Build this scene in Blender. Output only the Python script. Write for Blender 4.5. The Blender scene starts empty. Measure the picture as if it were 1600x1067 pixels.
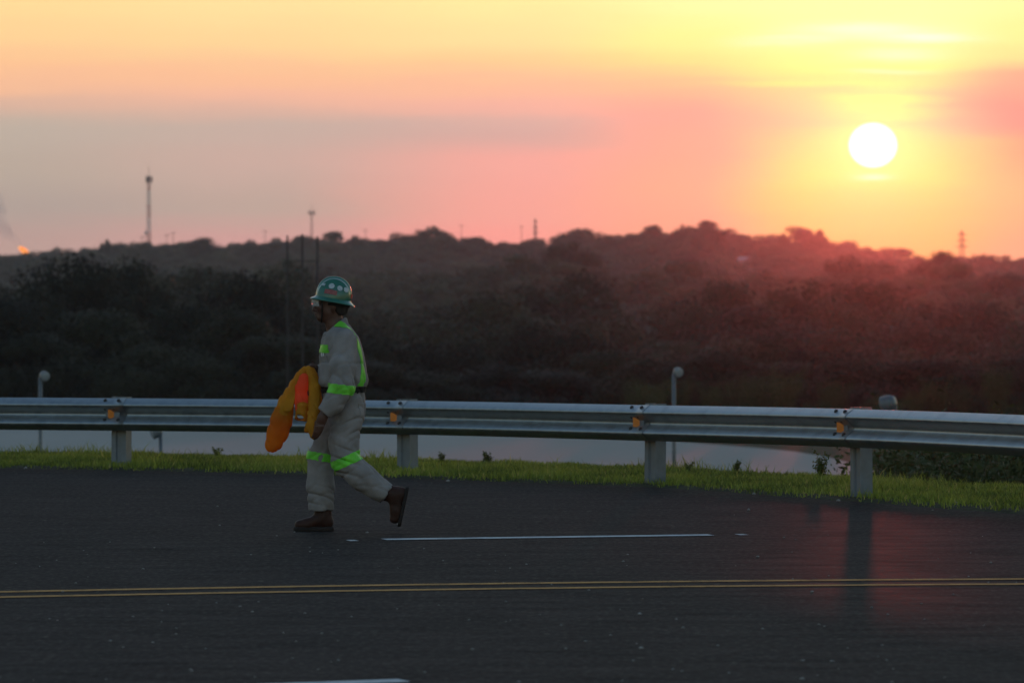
import bpy, math, random
import numpy as np
from mathutils import Vector, Matrix
rng = np.random.default_rng(7)
random.seed(7)
SC = bpy.context.scene
COL = SC.collection
R = math.radians

# ------------------------------------------------------------------ camera
FPX, CX, HY, CAMH = 7350.0, 800.0, 464.0, 1.63      # focal length in photo pixels, centre column, horizon row, eye height
cam_d = bpy.data.cameras.new('camera')
cam = bpy.data.objects.new('camera', cam_d); COL.objects.link(cam)
cam.location = (0, 0, CAMH); cam.rotation_euler = (R(90), 0, 0)
cam_d.sensor_width = 36.0
cam_d.lens = 36.0 * FPX / 1600.0
cam_d.shift_y = -(533.5 - HY) / 1600.0
cam_d.clip_start = 0.5; cam_d.clip_end = 20000
cam_d.dof.use_dof = True
cam_d.dof.focus_distance = 32.8
cam_d.dof.aperture_fstop = 5.2
SC.camera = cam

SUN_AZ = math.degrees(math.atan2(1364 - CX, FPX))     # degrees right of the view axis (+Y)
SUN_EL = math.degrees(math.atan2(HY - 228, FPX))
# ------------------------------------------------------------------ world: dusk sky
def lin(c):
    return tuple((v / 255 / 12.92) if v <= 10 else ((v / 255 + 0.055) / 1.055) ** 2.4 for v in c) + (1.0,)
W = bpy.data.worlds.new('World'); SC.world = W; W.use_nodes = True
nt = W.node_tree; nt.nodes.clear()
def N(t, **kw):
    n = nt.nodes.new(t)
    for k, v in kw.items(): setattr(n, k, v)
    return n
def L(a, b): nt.links.new(a, b)
def M(op, a, b=None, c=None):
    n = N('ShaderNodeMath', operation=op)
    for i, v in enumerate((a, b, c)):
        if v is None: continue
        if isinstance(v, (int, float)): n.inputs[i].default_value = v
        else: L(v, n.inputs[i])
    return n.outputs[0]
def MIX(f, a, b, mode='MIX'):
    n = N('ShaderNodeMix', data_type='RGBA', blend_type=mode)
    if isinstance(f, (int, float)): n.inputs[0].default_value = f
    else: L(f, n.inputs[0])
    for i, v in ((6, a), (7, b)):
        if isinstance(v, tuple): n.inputs[i].default_value = v
        else: L(v, n.inputs[i])
    return n.outputs[2]
tc = N('ShaderNodeTexCoord')
sep = N('ShaderNodeSeparateXYZ'); L(tc.outputs['Generated'], sep.inputs[0])
AZ = M('MULTIPLY', M('ARCTAN2', sep.outputs[0], sep.outputs[1]), 180 / math.pi)
EL = M('MULTIPLY', M('ARCSINE', sep.outputs[2]), 180 / math.pi)
def noise(sa, se, detail=4, off=0.0, rough=0.5):
    c = N('ShaderNodeCombineXYZ'); L(M('MULTIPLY', AZ, sa), c.inputs[0]); L(M('MULTIPLY', EL, se), c.inputs[1]); c.inputs[2].default_value = off
    n = N('ShaderNodeTexNoise'); L(c.outputs[0], n.inputs['Vector']); n.inputs['Scale'].default_value = 1; n.inputs['Detail'].default_value = detail
    n.inputs['Roughness'].default_value = rough
    return n.outputs['Fac']
warp = M('MULTIPLY', M('SUBTRACT', noise(0.22, 1.5, 5), 0.5), 0.42)
warp2 = M('MULTIPLY', M('SUBTRACT', noise(0.5, 7.0, 5, 3.3, 0.6), 0.5), 0.19)
ELW = M('ADD', M('ADD', EL, warp), warp2)
PPD = FPX * math.tan(R(1))
EMAX = 24.0
COLS = {                                               # sunset colours by azimuth column, then by elevation
 0:    [(-900,(150,160,172)),(-400,(228,196,160)),(0,(255,218,150)),(60,(255,211,148)),(105,(255,196,146)),(132,(250,190,150)),(158,(224,180,156)),(195,(193,176,160)),(260,(187,169,153)),(330,(179,160,149)),(385,(190,156,146))],
 400:  [(-900,(160,166,172)),(-400,(240,204,162)),(0,(255,225,156)),(70,(255,214,150)),(118,(255,192,149)),(150,(248,186,156)),(180,(224,179,159)),(200,(203,176,162)),(250,(207,173,159)),(330,(193,166,152)),(375,(212,158,150))],
 800:  [(-900,(176,176,170)),(-400,(250,220,165)),(0,(255,238,160)),(60,(255,226,155)),(100,(255,209,147)),(130,(255,190,152)),(168,(249,181,160)),(193,(220,176,163)),(212,(219,172,160)),(250,(250,171,156)),(330,(250,166,150)),(375,(255,160,146))],
 1100: [(-900,(190,186,168)),(-400,(255,232,165)),(0,(255,253,170)),(60,(255,249,150)),(100,(255,230,141)),(130,(255,196,144)),(180,(255,170,148)),(230,(255,172,142)),(300,(255,174,138)),(360,(255,168,134))],
 1300: [(-900,(200,194,168)),(-400,(255,240,168)),(0,(255,255,172)),(60,(255,255,165)),(100,(255,253,142)),(130,(255,222,138)),(160,(255,208,142)),(195,(255,196,142)),(230,(255,218,120)),(275,(255,226,108)),(310,(255,208,106)),(350,(255,196,104)),(395,(255,182,100))],
 1430: [(-900,(200,194,168)),(-400,(255,240,168)),(0,(255,255,172)),(60,(255,255,170)),(100,(255,250,145)),(125,(255,216,142)),(160,(255,190,146)),(195,(255,190,144)),(230,(255,218,120)),(275,(255,226,108)),(310,(255,208,106)),(350,(255,196,104)),(395,(255,182,100))],
 1600: [(-900,(196,192,168)),(-400,(255,238,168)),(0,(255,252,166)),(60,(255,246,152)),(90,(255,230,146)),(120,(255,172,140)),(180,(255,150,134)),(230,(255,168,126)),(300,(255,186,126)),(385,(255,172,128))],
}
def ramp(fac, stops, interp='EASE'):
    n = N('ShaderNodeValToRGB'); cr = n.color_ramp; cr.interpolation = interp
    stops = sorted(stops)
    cr.elements[0].position = stops[0][0]; cr.elements[0].color = stops[0][1]
    cr.elements[1].position = stops[-1][0]; cr.elements[1].color = stops[-1][1]
    for p, c in stops[1:-1]:
        e = cr.elements.new(p); e.color = c
    L(fac, n.inputs[0]); return n.outputs[0]
pE = M('DIVIDE', ELW, EMAX)
prev = None; prevx = None
azw = M('ADD', AZ, M('MULTIPLY', M('SUBTRACT', noise(0.3, 1.2, 3, 7.7), 0.5), 1.2))
for x in sorted(COLS):
    stops = [(max(0.0, min(1.0, (HY - y) / PPD / EMAX)), lin(c)) for y, c in COLS[x]]
    col = ramp(pE, stops)
    if prev is None: prev = col
    else:
        mr = N('ShaderNodeMapRange', interpolation_type='SMOOTHSTEP')
        L(azw, mr.inputs[0]); mr.inputs[1].default_value = (prevx - CX) / PPD; mr.inputs[2].default_value = (x - CX) / PPD
        prev = MIX(mr.outputs[0], prev, col)
    prevx = x
def gauss(a0, e0, sa, se, warpa=0.0):
    da = M('DIVIDE', M('SUBTRACT', AZ, a0), sa); de = M('DIVIDE', M('SUBTRACT', ELW, e0), se)
    return M('EXPONENT', M('MULTIPLY', M('ADD', M('MULTIPLY', da, da), M('MULTIPLY', de, de)), -1.0))
def at(px, py): return (px - CX) / PPD, (HY - py) / PPD
def mr01(v, a, b):
    m = N('ShaderNodeMapRange', interpolation_type='SMOOTHSTEP'); L(v, m.inputs[0]); m.inputs[1].default_value = a; m.inputs[2].default_value = b
    return m.outputs[0]
YEL = lin((255, 253, 132)); PAL = lin((255, 255, 226))
streak = mr01(noise(0.55, 5.5, 3, 11.0), 0.40, 0.62)
glow = gauss(SUN_AZ, SUN_EL, 0.50, 0.38)
warm = MIX(glow, prev, YEL)
warm = MIX(M('MULTIPLY', M('MULTIPLY', gauss(*at(1375, 165), 0.62, 0.36), streak), 0.9), warm, YEL)
for (x, y, sa, se, k) in ((1290, 118, 1.0, 0.10, .55), (1375, 106, 0.75, 0.05, .8), (1330, 134, .8, .035, .55), (1370, 160, .5, .06, .8), (1390, 183, .4, .035, .7), (1250, 136, .9, .03, .6)):
    warm = MIX(M('MULTIPLY', gauss(*at(x, y), sa, se), k), warm, YEL)
for (x, y, sa, se, k) in ((1440, 64, 0.55, 0.05, 1.0), (1350, 50, 0.8, 0.09, .75), (1240, 66, .6, .035, .6), (1400, 86, .5, .05, .5), (1385, 111, .45, .028, .55), (1364, 275, .20, .05, .75)):
    warm = MIX(M('MULTIPLY', gauss(*at(x, y), sa, se), k), warm, PAL)
sky = N('ShaderNodeTexSky', sky_type='NISHITA'); sky.sun_disc = False
sky.sun_elevation = R(SUN_EL); sky.sun_rotation = R(SUN_AZ); sky.altitude = 20; sky.air_density = 1.0; sky.dust_density = 0.6; sky.ozone_density = 1.8
nish = N('ShaderNodeVectorMath', operation='SCALE'); L(sky.outputs[0], nish.inputs[0]); NISH_K = nish.inputs['Scale']
# the warm sunset band fades into the clear dusk sky upwards and away from the sun
daz = M('DIVIDE', AZ, 62.0); delv = M('DIVIDE', EL, 15.0)
mq = M('ADD', M('MULTIPLY', daz, daz), M('MULTIPLY', delv, delv))
mask = M('EXPONENT', M('MULTIPLY', M('MULTIPLY', mq, mq), -1.0))
wsc = N('ShaderNodeVectorMath', operation='SCALE'); L(warm, wsc.inputs[0]); wsc.inputs['Scale'].default_value = 1.10
skyc = MIX(mask, nish.outputs[0], wsc.outputs[0])
sda = M('DIVIDE', M('SUBTRACT', AZ, SUN_AZ), 37.6 / PPD); sde = M('DIVIDE', M('SUBTRACT', EL, SUN_EL), 34.6 / PPD)
srad = M('SQRT', M('ADD', M('MULTIPLY', sda, sda), M('MULTIPLY', sde, sde)))
disc = M('SUBTRACT', 1.0, mr01(srad, 0.955, 1.03))
skyc = MIX(disc, skyc, (1.9, 1.75, 1.45, 1))
bg = N('ShaderNodeBackground'); L(skyc, bg.inputs[0])
wo = N('ShaderNodeOutputWorld'); L(bg.outputs[0], wo.inputs[0])
NISH_K.default_value = 0.62
bg.inputs[1].default_value = 0.5

# ------------------------------------------------------------------ sun
sl = bpy.data.lights.new('sun', 'SUN'); sl.energy = 0.3; sl.angle = R(0.53); sl.color = (1.0, 0.125, 0.085)
sun = bpy.data.objects.new('sun', sl); COL.objects.link(sun)
sd = Vector((math.sin(R(SUN_AZ)) * math.cos(R(SUN_EL)), math.cos(R(SUN_AZ)) * math.cos(R(SUN_EL)), math.sin(R(SUN_EL))))
sun.rotation_euler = sd.to_track_quat('Z', 'Y').to_euler(); sun.location = sd * 60 + Vector((0, 0, 5))

SC.view_settings.view_transform = 'Standard'; SC.view_settings.look = 'None'
SC.view_settings.exposure = 1.0; SC.view_settings.gamma = 1.0
SC.view_settings.use_curve_mapping = False
SC.render.engine = 'CYCLES'
SC.cycles.use_denoising = True
SC.cycles.max_bounces = 6; SC.cycles.diffuse_bounces = 3; SC.cycles.glossy_bounces = 3; SC.cycles.volume_bounces = 1
SC.cycles.transmission_bounces = 4; SC.cycles.transparent_max_bounces = 8
SC.cycles.sample_clamp_indirect = 4.0
SC.cycles.volume_step_rate = 4.0

# ------------------------------------------------------------------ helpers
def P(px, py, d):
    return Vector(((px - CX) / FPX * d, d, CAMH - (py - HY) / FPX * d))
def G(px, py, z=0.0):
    d = (CAMH - z) * FPX / (py - HY)
    return np.array([(px - CX) / FPX * d, d])

def mesh(name, V, F, mat=None, parent=None, smooth=False):
    me = bpy.data.meshes.new(name)
    me.from_pydata([tuple(v) for v in V], [], [tuple(f) for f in F]); me.update()
    return link(name, me, mat, parent, smooth)
def link(name, me, mat=None, parent=None, smooth=False):
    if mat is not None: me.materials.append(mat)
    if smooth: me.polygons.foreach_set('use_smooth', np.ones(len(me.polygons), bool))
    o = bpy.data.objects.new(name, me); COL.objects.link(o)
    if parent is not None: o.parent = parent
    return o
def np_mesh(name, V, F, mat=None, parent=None, smooth=False):
    """V (n,3) float, F (m,k) int with constant k"""
    V = np.asarray(V, np.float32); F = np.asarray(F, np.int32)
    me = bpy.data.meshes.new(name); k = F.shape[1]
    me.vertices.add(len(V)); me.vertices.foreach_set('co', V.ravel())
    me.loops.add(F.size); me.loops.foreach_set('vertex_index', F.ravel())
    me.polygons.add(len(F)); me.polygons.foreach_set('loop_start', np.arange(0, F.size, k, dtype=np.int32))
    me.polygons.foreach_set('loop_total', np.full(len(F), k, np.int32))
    me.update(calc_edges=True)
    return link(name, me, mat, parent, smooth)
def attr(me, name, data, dtype='FLOAT'):
    a = me.attributes.new(name, dtype, 'POINT')
    a.data.foreach_set('value' if dtype in ('FLOAT', 'INT') else 'vector', np.asarray(data).ravel())
def tag(o, label=None, cat=None, group=None, kind=None):
    for k, v in (('label', label), ('category', cat), ('group', group), ('kind', kind)):
        if v: o[k] = v
    return o
def empty(name, loc=(0, 0, 0), rz=0.0):
    o = bpy.data.objects.new(name, None); COL.objects.link(o); o.location = loc; o.rotation_euler = (0, 0, rz)
    o.empty_display_size = 0.2; return o
def copy_tree(o, parent=None):
    c = o.copy(); COL.objects.link(c); c.parent = parent
    for ch in o.children: copy_tree(ch, c)
    return c
class MB:
    """collects simple shapes into ONE mesh"""
    def __init__(s): s.V = []; s.F = []
    def add(s, V, F):
        b = len(s.V); s.V += [tuple(v) for v in V]; s.F += [tuple(i + b for i in f) for f in F]; return s
    def box(s, c, size, M3=None):
        hx, hy, hz = (v / 2 for v in size); c = Vector(c)
        vs = [Vector((x, y, z)) for x in (-hx, hx) for y in (-hy, hy) for z in (-hz, hz)]
        if M3 is not None: vs = [M3 @ v for v in vs]
        return s.add([v + c for v in vs], [(0, 1, 3, 2), (4, 6, 7, 5), (0, 4, 5, 1), (2, 3, 7, 6), (0, 2, 6, 4), (1, 5, 7, 3)])
    def tube(s, pts, rad, n=8, caps=True):
        pts = [Vector(p) for p in pts]
        if isinstance(rad, (int, float)): rad = [rad] * len(pts)
        V = []; F = []
        ref = None
        for i, p in enumerate(pts):
            t = (pts[min(i + 1, len(pts) - 1)] - pts[max(i - 1, 0)]).normalized()
            if ref is None: ref = Vector((1, 0, 0)) if abs(t.x) < 0.9 else Vector((0, 1, 0))
            u = (ref - t * ref.dot(t)).normalized(); w = t.cross(u); ref = u
            for k in range(n):
                a = 2 * math.pi * k / n
                V.append(p + (u * math.cos(a) + w * math.sin(a)) * rad[i])
        for i in range(len(pts) - 1):
            for k in range(n):
                F.append((i * n + k, i * n + (k + 1) % n, (i + 1) * n + (k + 1) % n, (i + 1) * n + k))
        if caps:
            F.append(tuple(range(n))[::-1]); F.append(tuple((len(pts) - 1) * n + k for k in range(n)))
        return s.add(V, F)
    def lathe(s, prof, origin, axis, n=16):
        """prof: (radius, height) list along axis"""
        ax = Vector(axis).normalized(); ref = Vector((1, 0, 0)) if abs(ax.x) < 0.9 else Vector((0, 1, 0))
        u = (ref - ax * ref.dot(ax)).normalized(); w = ax.cross(u); o = Vector(origin)
        V = [o + ax * h + (u * math.cos(2 * math.pi * k / n) + w * math.sin(2 * math.pi * k / n)) * max(r, 1e-4) for r, h in prof for k in range(n)]
        F = [(i * n + k, i * n + (k + 1) % n, (i + 1) * n + (k + 1) % n, (i + 1) * n + k) for i in range(len(prof) - 1) for k in range(n)]
        F.append(tuple(range(n))[::-1]); F.append(tuple((len(prof) - 1) * n + k for k in range(n)))
        return s.add(V, F)
    def build(s, name, mat=None, parent=None, smooth=False): return mesh(name, s.V, s.F, mat, parent, smooth)

class Mat:
    """small node-material builder"""
    def __init__(s, name):
        s.m = bpy.data.materials.new(name); s.m.use_nodes = True; s.t = s.m.node_tree
        s.b = s.t.nodes['Principled BSDF']; s.o = s.t.nodes['Material Output']
    def n(s, t, **kw):
        x = s.t.nodes.new(t)
        for k, v in kw.items(): setattr(x, k, v)
        return x
    def l(s, a, b): s.t.links.new(a, b)
    def set(s, **kw):
        for k, v in kw.items():
            i = s.b.inputs[k.replace('_', ' ')]
            i.default_value = (tuple(v) + (1,)) if isinstance(v, tuple) and len(v) == 3 and i.type == 'RGBA' else v
        return s
    def coords(s, scale=(1, 1, 1), kind='Object'):
        tcn = s.n('ShaderNodeTexCoord'); mp = s.n('ShaderNodeMapping'); s.l(tcn.outputs[kind], mp.inputs[0]); mp.inputs['Scale'].default_value = scale
        return mp.outputs[0]
    def noise(s, scale=(1, 1, 1), sc=1.0, detail=4, rough=0.55, kind='Object'):
        x = s.n('ShaderNodeTexNoise'); s.l(s.coords(scale, kind), x.inputs['Vector']); x.inputs['Scale'].default_value = sc
        x.inputs['Detail'].default_value = detail; x.inputs['Roughness'].default_value = rough; return x.outputs['Fac']
    def ramp(s, fac, stops):
        x = s.n('ShaderNodeValToRGB'); cr = x.color_ramp
        cr.elements[0].position, cr.elements[0].color = stops[0][0], tuple(stops[0][1]) + (1,)
        cr.elements[1].position, cr.elements[1].color = stops[-1][0], tuple(stops[-1][1]) + (1,)
        for p, c in stops[1:-1]: cr.elements.new(p).color = tuple(c) + (1,)
        s.l(fac, x.inputs[0]); return x.outputs[0]
    def mix(s, f, a, b, mode='MIX'):
        x = s.n('ShaderNodeMix', data_type='RGBA', blend_type=mode)
        for i, v in ((0, f), (6, a), (7, b)):
            if isinstance(v, tuple): x.inputs[i].default_value = v + (1,) if len(v) == 3 else v
            elif isinstance(v, (int, float)): x.inputs[i].default_value = v
            else: s.l(v, x.inputs[i])
        return x.outputs[2]
    def bump(s, h, strength=0.3, dist=0.01):
        x = s.n('ShaderNodeBump'); s.l(h, x.inputs['Height']); x.inputs['Strength'].default_value = strength; x.inputs['Distance'].default_value = dist
        s.l(x.outputs[0], s.b.inputs['Normal']); return s
    def color(s, c): s.l(c, s.b.inputs['Base Color']); return s
    def translucent(s, color, fac):
        tr = s.n('ShaderNodeBsdfTranslucent'); mx = s.n('ShaderNodeMixShader'); mx.inputs[0].default_value = fac
        if isinstance(color, tuple): tr.inputs[0].default_value = color + (1,)
        else: s.l(color, tr.inputs[0])
        s.l(s.b.outputs[0], mx.inputs[1]); s.l(tr.outputs[0], mx.inputs[2]); s.l(mx.outputs[0], s.o.inputs[0]); return s
def simple(name, c, rough=0.6, metal=0.0, var=0.25, sc=8.0, spec=0.5):
    a = Mat(name); a.set(Roughness=rough, Metallic=metal, Specular_IOR_Level=spec)
    f = a.noise(sc=sc)
    a.color(a.ramp(f, [(0.3, tuple(v * (1 - var) for v in c)), (0.7, tuple(min(1, v * (1 + var)) for v in c))]))
    return a.m
# ------------------------------------------------------------------ materials of the setting
def mk_asphalt():
    a = Mat('asphalt'); a.set(Roughness=0.5, Specular_IOR_Level=0.0)
    big = a.noise((0.10, 0.5, 1), 1.0, 5); med = a.noise((0.9, 1.5, 1), 1.0, 5); agg = a.noise((26, 10, 26), 1.0, 4, 0.75)
    c = a.ramp(big, [(0.3, (0.046, 0.046, 0.049)), (0.7, (0.056, 0.056, 0.060))])
    c = a.mix(0.35, c, a.ramp(med, [(0.35, (0.034, 0.034, 0.037)), (0.65, (0.066, 0.065, 0.067))]))
    c = a.mix(0.6, c, a.ramp(agg, [(0.33, (0.012, 0.012, 0.013)), (0.5, (0.050, 0.050, 0.053)), (0.66, (0.16, 0.157, 0.15))]))
    v = a.n('ShaderNodeTexVoronoi'); a.l(a.coords((5, 3.2, 5)), v.inputs['Vector']); v.inputs['Scale'].default_value = 1.0
    fl = a.n('ShaderNodeMapRange'); a.l(v.outputs['Distance'], fl.inputs[0]); fl.inputs[1].default_value = 0.11; fl.inputs[2].default_value = 0.05
    pick = a.n('ShaderNodeMath', operation='GREATER_THAN'); sp = a.n('ShaderNodeSeparateColor'); a.l(v.outputs['Color'], sp.inputs[0]); a.l(sp.outputs[0], pick.inputs[0]); pick.inputs[1].default_value = 0.72
    mu = a.n('ShaderNodeMath', operation='MULTIPLY'); a.l(fl.outputs[0], mu.inputs[0]); a.l(pick.outputs[0], mu.inputs[1])
    mu2 = a.n('ShaderNodeMath', operation='MULTIPLY'); a.l(mu.outputs[0], mu2.inputs[0]); mu2.inputs[1].default_value = 0.75
    c = a.mix(mu2.outputs[0], c, (0.22, 0.215, 0.2))
    # worn tyre tracks and a few dark tar seams running with the road
    seam = a.noise((0.12, 0.9, 1), 1.0, 6, 0.65)
    c = a.mix(a.ramp(seam, [(0.60, (0, 0, 0)), (0.72, (0.35, 0.35, 0.35))]), c, (0.026, 0.026, 0.028))
    c = a.mix(1.0, c, (0.50, 0.43, 0.36), 'MULTIPLY')
    a.color(c)
    rr = a.ramp(agg, [(0.3, (0.42, 0.42, 0.42)), (0.7, (0.58, 0.58, 0.58))]); a.l(rr, a.b.inputs['Roughness'])
    a.bump(agg, 0.25, 0.004)
    gl = a.n('ShaderNodeBsdfAnisotropic'); gl.inputs['Color'].default_value = (1, 1, 1, 1); a.l(rr, gl.inputs['Roughness'])
    mx = a.n('ShaderNodeMixShader'); gf = a.ramp(a.noise((1.5, 4.0, 1), 1.0, 5, 0.7), [(0.3, (0.012, 0.012, 0.012)), (0.7, (0.030, 0.030, 0.030))]); a.l(gf, mx.inputs[0])
    a.l(a.b.outputs[0], mx.inputs[1]); a.l(gl.outputs[0], mx.inputs[2]); a.l(mx.outputs[0], a.o.inputs[0])
    return a.m
M_ASPHALT = mk_asphalt()
def mk_paint(name, c):
    a = Mat(name); a.set(Roughness=0.6, Specular_IOR_Level=0.0)
    w = a.noise((1, 3, 1), 6.0, 6, 0.7)
    a.color(a.ramp(w, [(0.36, (0.06, 0.06, 0.06)), (0.46, tuple(v * 0.8 for v in c)), (0.7, c)]))
    return a.m
M_WHITE_PAINT = mk_paint('worn_white_road_paint', (0.62, 0.63, 0.63)); M_YELLOW_PAINT = mk_paint('worn_yellow_road_paint', (0.66, 0.36, 0.15))
def mk_soil():
    a = Mat('soil_and_turf'); a.set(Roughness=0.95, Specular_IOR_Level=0.1)
    a.color(a.mix(a.noise(sc=0.8), a.ramp(a.noise(sc=14), [(0.3, (0.016, 0.014, 0.010)), (0.7, (0.045, 0.04, 0.028))]), a.ramp(a.noise(sc=5), [(0.3, (0.018, 0.024, 0.010)), (0.7, (0.04, 0.05, 0.018))])))
    a.bump(a.noise(sc=9), 0.5, 0.05)
    return a.m
M_SOIL = mk_soil()
def mk_concrete():
    a = Mat('pale_concrete'); a.set(Roughness=0.85, Specular_IOR_Level=0.3)
    a.color(a.ramp(a.noise((0.12, 0.03, 1), 1.0, 5), [(0.3, (0.142, 0.166, 0.160)), (0.7, (0.188, 0.214, 0.207))]))
    return a.m
M_CONCRETE = mk_concrete()
def mk_galv(name, c=(0.265, 0.298, 0.322), rough=0.42, metal=0.9):
    a = Mat(name); a.set(Metallic=metal)
    sp = a.noise((1, 1, 1), 14.0, 3, 0.5); st = a.noise((1, 1, 0.25), 5.0, 5, 0.6)
    c1 = a.ramp(sp, [(0.3, tuple(v * 0.82 for v in c)), (0.7, tuple(v * 1.1 for v in c))])
    a.color(a.mix(a.ramp(st, [(0.52, (0, 0, 0)), (0.72, (0.6, 0.6, 0.6))]), c1, tuple(v * 0.62 for v in c)))
    a.l(a.ramp(sp, [(0.3, (rough * 0.85,) * 3), (0.7, (rough * 1.25,) * 3)]), a.b.inputs['Roughness'])
    a.bump(st, 0.02, 0.01)
    return a.m
M_RAIL = mk_galv('galvanised_rail'); M_POST = mk_galv('galvanised_post', (0.125, 0.150, 0.180), 0.45, 0.3)
M_BOLT = simple('dark_bolt_steel', (0.035, 0.033, 0.033), 0.5, 0.6)
M_ORANGE = simple('orange_reflector', (0.62, 0.17, 0.012), 0.35, 0, 0.12, 30)
M_DARK = simple('dark_plastic', (0.012, 0.012, 0.013), 0.5)

# ------------------------------------------------------------------ road edge, verge and terrain
edge_px = [(0, 731), (320, 737), (640, 747), (1023, 761), (1345, 784), (1600, 804)]
E = np.array([G(x, y) for x, y in edge_px])
EX = np.concatenate([[-400, -60, -20, -9], E[:, 0], [5.6, 7.5, 10, 13, 15, 16.0]])
ED = np.concatenate([[46.5, 46.5, 46.4, 46.0], E[:, 1], [31.5, 25, 14, -5, -30, -60]])
def d_edge(x): return np.interp(x, EX, ED)
def verge_w(x): return np.interp(x, [-9, -5, 1.2, 3.2, 4.3, 8, 14], [2.6, 2.6, 3.1, 3.9, 4.7, 8, 18])
def sstep(t): t = np.clip(t, 0, 1); return t * t * (3 - 2 * t)
YARD_Z = -2.2
# tree-top lines of the wooded ground behind, as photograph columns and rows; d is the distance of that belt
LAY = [
 (196, 8.5, [0, 260, 300, 480, 620, 760, 900, 960, 1040, 1180, 1300, 1450, 1600], [470, 470, 475, 490, 535, 528, 525, 550, 575, 560, 565, 580, 600]),
 (360, 8.0, [0, 300, 500, 640, 760, 900, 1100, 1300, 1450, 1600], [470, 470, 470, 490, 480, 470, 475, 480, 476, 500]),
 (680, 7.4, [0, 180, 350, 500, 700, 800, 860, 930, 1000, 1100, 1180, 1280, 1350, 1440, 1530, 1570, 1600], [445, 420, 415, 415, 412, 405, 390, 396, 420, 428, 420, 408, 398, 402, 405, 428, 432]),
 (1250, 6.9, [0, 40, 100, 190, 300, 342, 353, 364, 420, 500, 600, 640, 700, 850, 960, 1030, 1100, 1200, 1260, 1320, 1380, 1445, 1520, 1560, 1600], [397, 399, 392, 386, 378, 379, 392, 381, 375, 369, 375, 365, 367, 372, 362, 356, 359, 366, 372, 379, 392, 402, 398, 403, 400]),
]
def terrain_z(x, d):
    x = np.asarray(x, float); d = np.asarray(d, float)
    de = d_edge(x); s = d - de - verge_w(x)
    z = np.where(d < de, -0.06, 0.03 * sstep((d - de) / 0.25) - 0.02 + 0.02 * sstep((d - de) / 2.0))
    z = z + (YARD_Z - 0.04 - z) * sstep(s / 10.0)
    px = CX + FPX * x / np.maximum(d, 20)
    pxw = np.clip(px, 0, 1600) 
    off = 3.0 * np.sin((px - pxw) / 900.0)
    ds = [150, 172]; zs = [np.full_like(x, YARD_Z - 0.04), np.full_like(x, -4.5)]
    for (dl, h, cx, cy) in LAY:
        zt = CAMH - (np.interp(pxw, cx, cy) - HY) / FPX * dl - h + off * dl / 600
        if len(ds) > 2:                                   # a dip between one wooded rise and the next
            ds.append((ds[-1] * dl) ** 0.5); zs.append(np.minimum(zs[-1], zt) - (6.0 if dl < 700 else 9.0))
        ds.append(dl); zs.append(zt)
    ds += [1750, 2600, 9000]; zs += [zs[-1] - 22, zs[-1] * 0 - 25, zs[-1] * 0 - 30]
    out = z.copy()
    for i in range(len(ds) - 1):
        t = sstep((d - ds[i]) / (ds[i + 1] - ds[i])); m = d >= ds[i]
        out = np.where(m, zs[i] + (zs[i + 1] - zs[i]) * t, out)
    return out
def build_terrain():
    cols = np.concatenate([[-30000, -14000, -8000, -5000, -3500, -2600, -2000, -1600, -1200, -900, -700, -500, -350], np.arange(-250, 1860, 15), [1950, 2100, 2300, 2500, 2800, 3200, 3600, 4200, 5100, 6600, 9600, 15600, 31600]])
    rows = np.concatenate([[22, 25, 28], np.arange(30, 64, 0.22), np.arange(64, 150, 3), np.arange(150, 420, 8), np.geomspace(420, 9000, 70)])
    D, C = np.meshgrid(rows, cols, indexing='ij'); X = (C - CX) / FPX * D
    Z = terrain_z(X, D)
    V = np.stack([X, D, Z], -1).reshape(-1, 3); nr, nc = D.shape
    i = np.arange(nr * nc).reshape(nr, nc)
    F = np.stack([i[:-1, :-1], i[:-1, 1:], i[1:, 1:], i[1:, :-1]], -1).reshape(-1, 4)
    o = np_mesh('terrain', V, F, M_SOIL, None, True); tag(o, kind='structure'); return o
build_terrain()
# road sheet
xs = np.concatenate([[-400, -200, -80, -40, -20], np.arange(-12, 7, 0.15), np.arange(7, 16.1, 0.5)])
wob = 0.03 * np.sin(xs * 9.0) + 0.025 * np.sin(xs * 23.0 + 1)
de_ = np.maximum(d_edge(xs) + wob, -59.0)
V = np.concatenate([np.stack([xs, np.full_like(xs, -60), 0 * xs], -1), np.stack([xs, de_, 0 * xs], -1)])
n = len(xs); F = [(i, i + 1, n + i + 1, n + i) for i in range(n - 1)]
road = mesh('road', V, F, M_ASPHALT); tag(road, kind='structure')

def strip(name, pts, w, mat, z=0.004, n=1):
    """painted line of width w along ground points"""
    pts = [np.array(p, float) for p in pts]; V = []; F = []
    for i, p in enumerate(pts):
        t = pts[min(i + 1, len(pts) - 1)] - pts[max(i - 1, 0)]; t = t / np.linalg.norm(t); nn = np.array([-t[1], t[0]])
        for s in (-1, 1): q = p + nn * s * w / 2; V.append((q[0], q[1], z))
    for i in range(len(pts) - 1): F.append((2 * i, 2 * i + 2, 2 * i + 3, 2 * i + 1))
    o = mesh(name, V, F, mat); tag(o, kind='structure'); return o
yl = [(0, 929), (400, 922), (800, 916), (1200, 911), (1600, 909)]
yg = np.array([G(x, y) for x, y in yl]); pf = np.polyfit(yg[:, 0], yg[:, 1], 2)
for off in (-0.235, 0.235):
    strip('yellow_centre_line', [(x, np.polyval(pf, x) + off) for x in np.arange(-8, 8.01, 0.5)], 0.115, M_YELLOW_PAINT)
strip('white_lane_line', [G(600, 843), G(855, 839.5), G(1111, 836)], 0.17, M_WHITE_PAINT)
strip('white_lane_line', [G(544, 844.8), G(557, 844.6)], 0.13, M_WHITE_PAINT)
strip('white_lane_line', [G(1152, 835.6), G(1166, 835.4)], 0.13, M_WHITE_PAINT)
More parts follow.
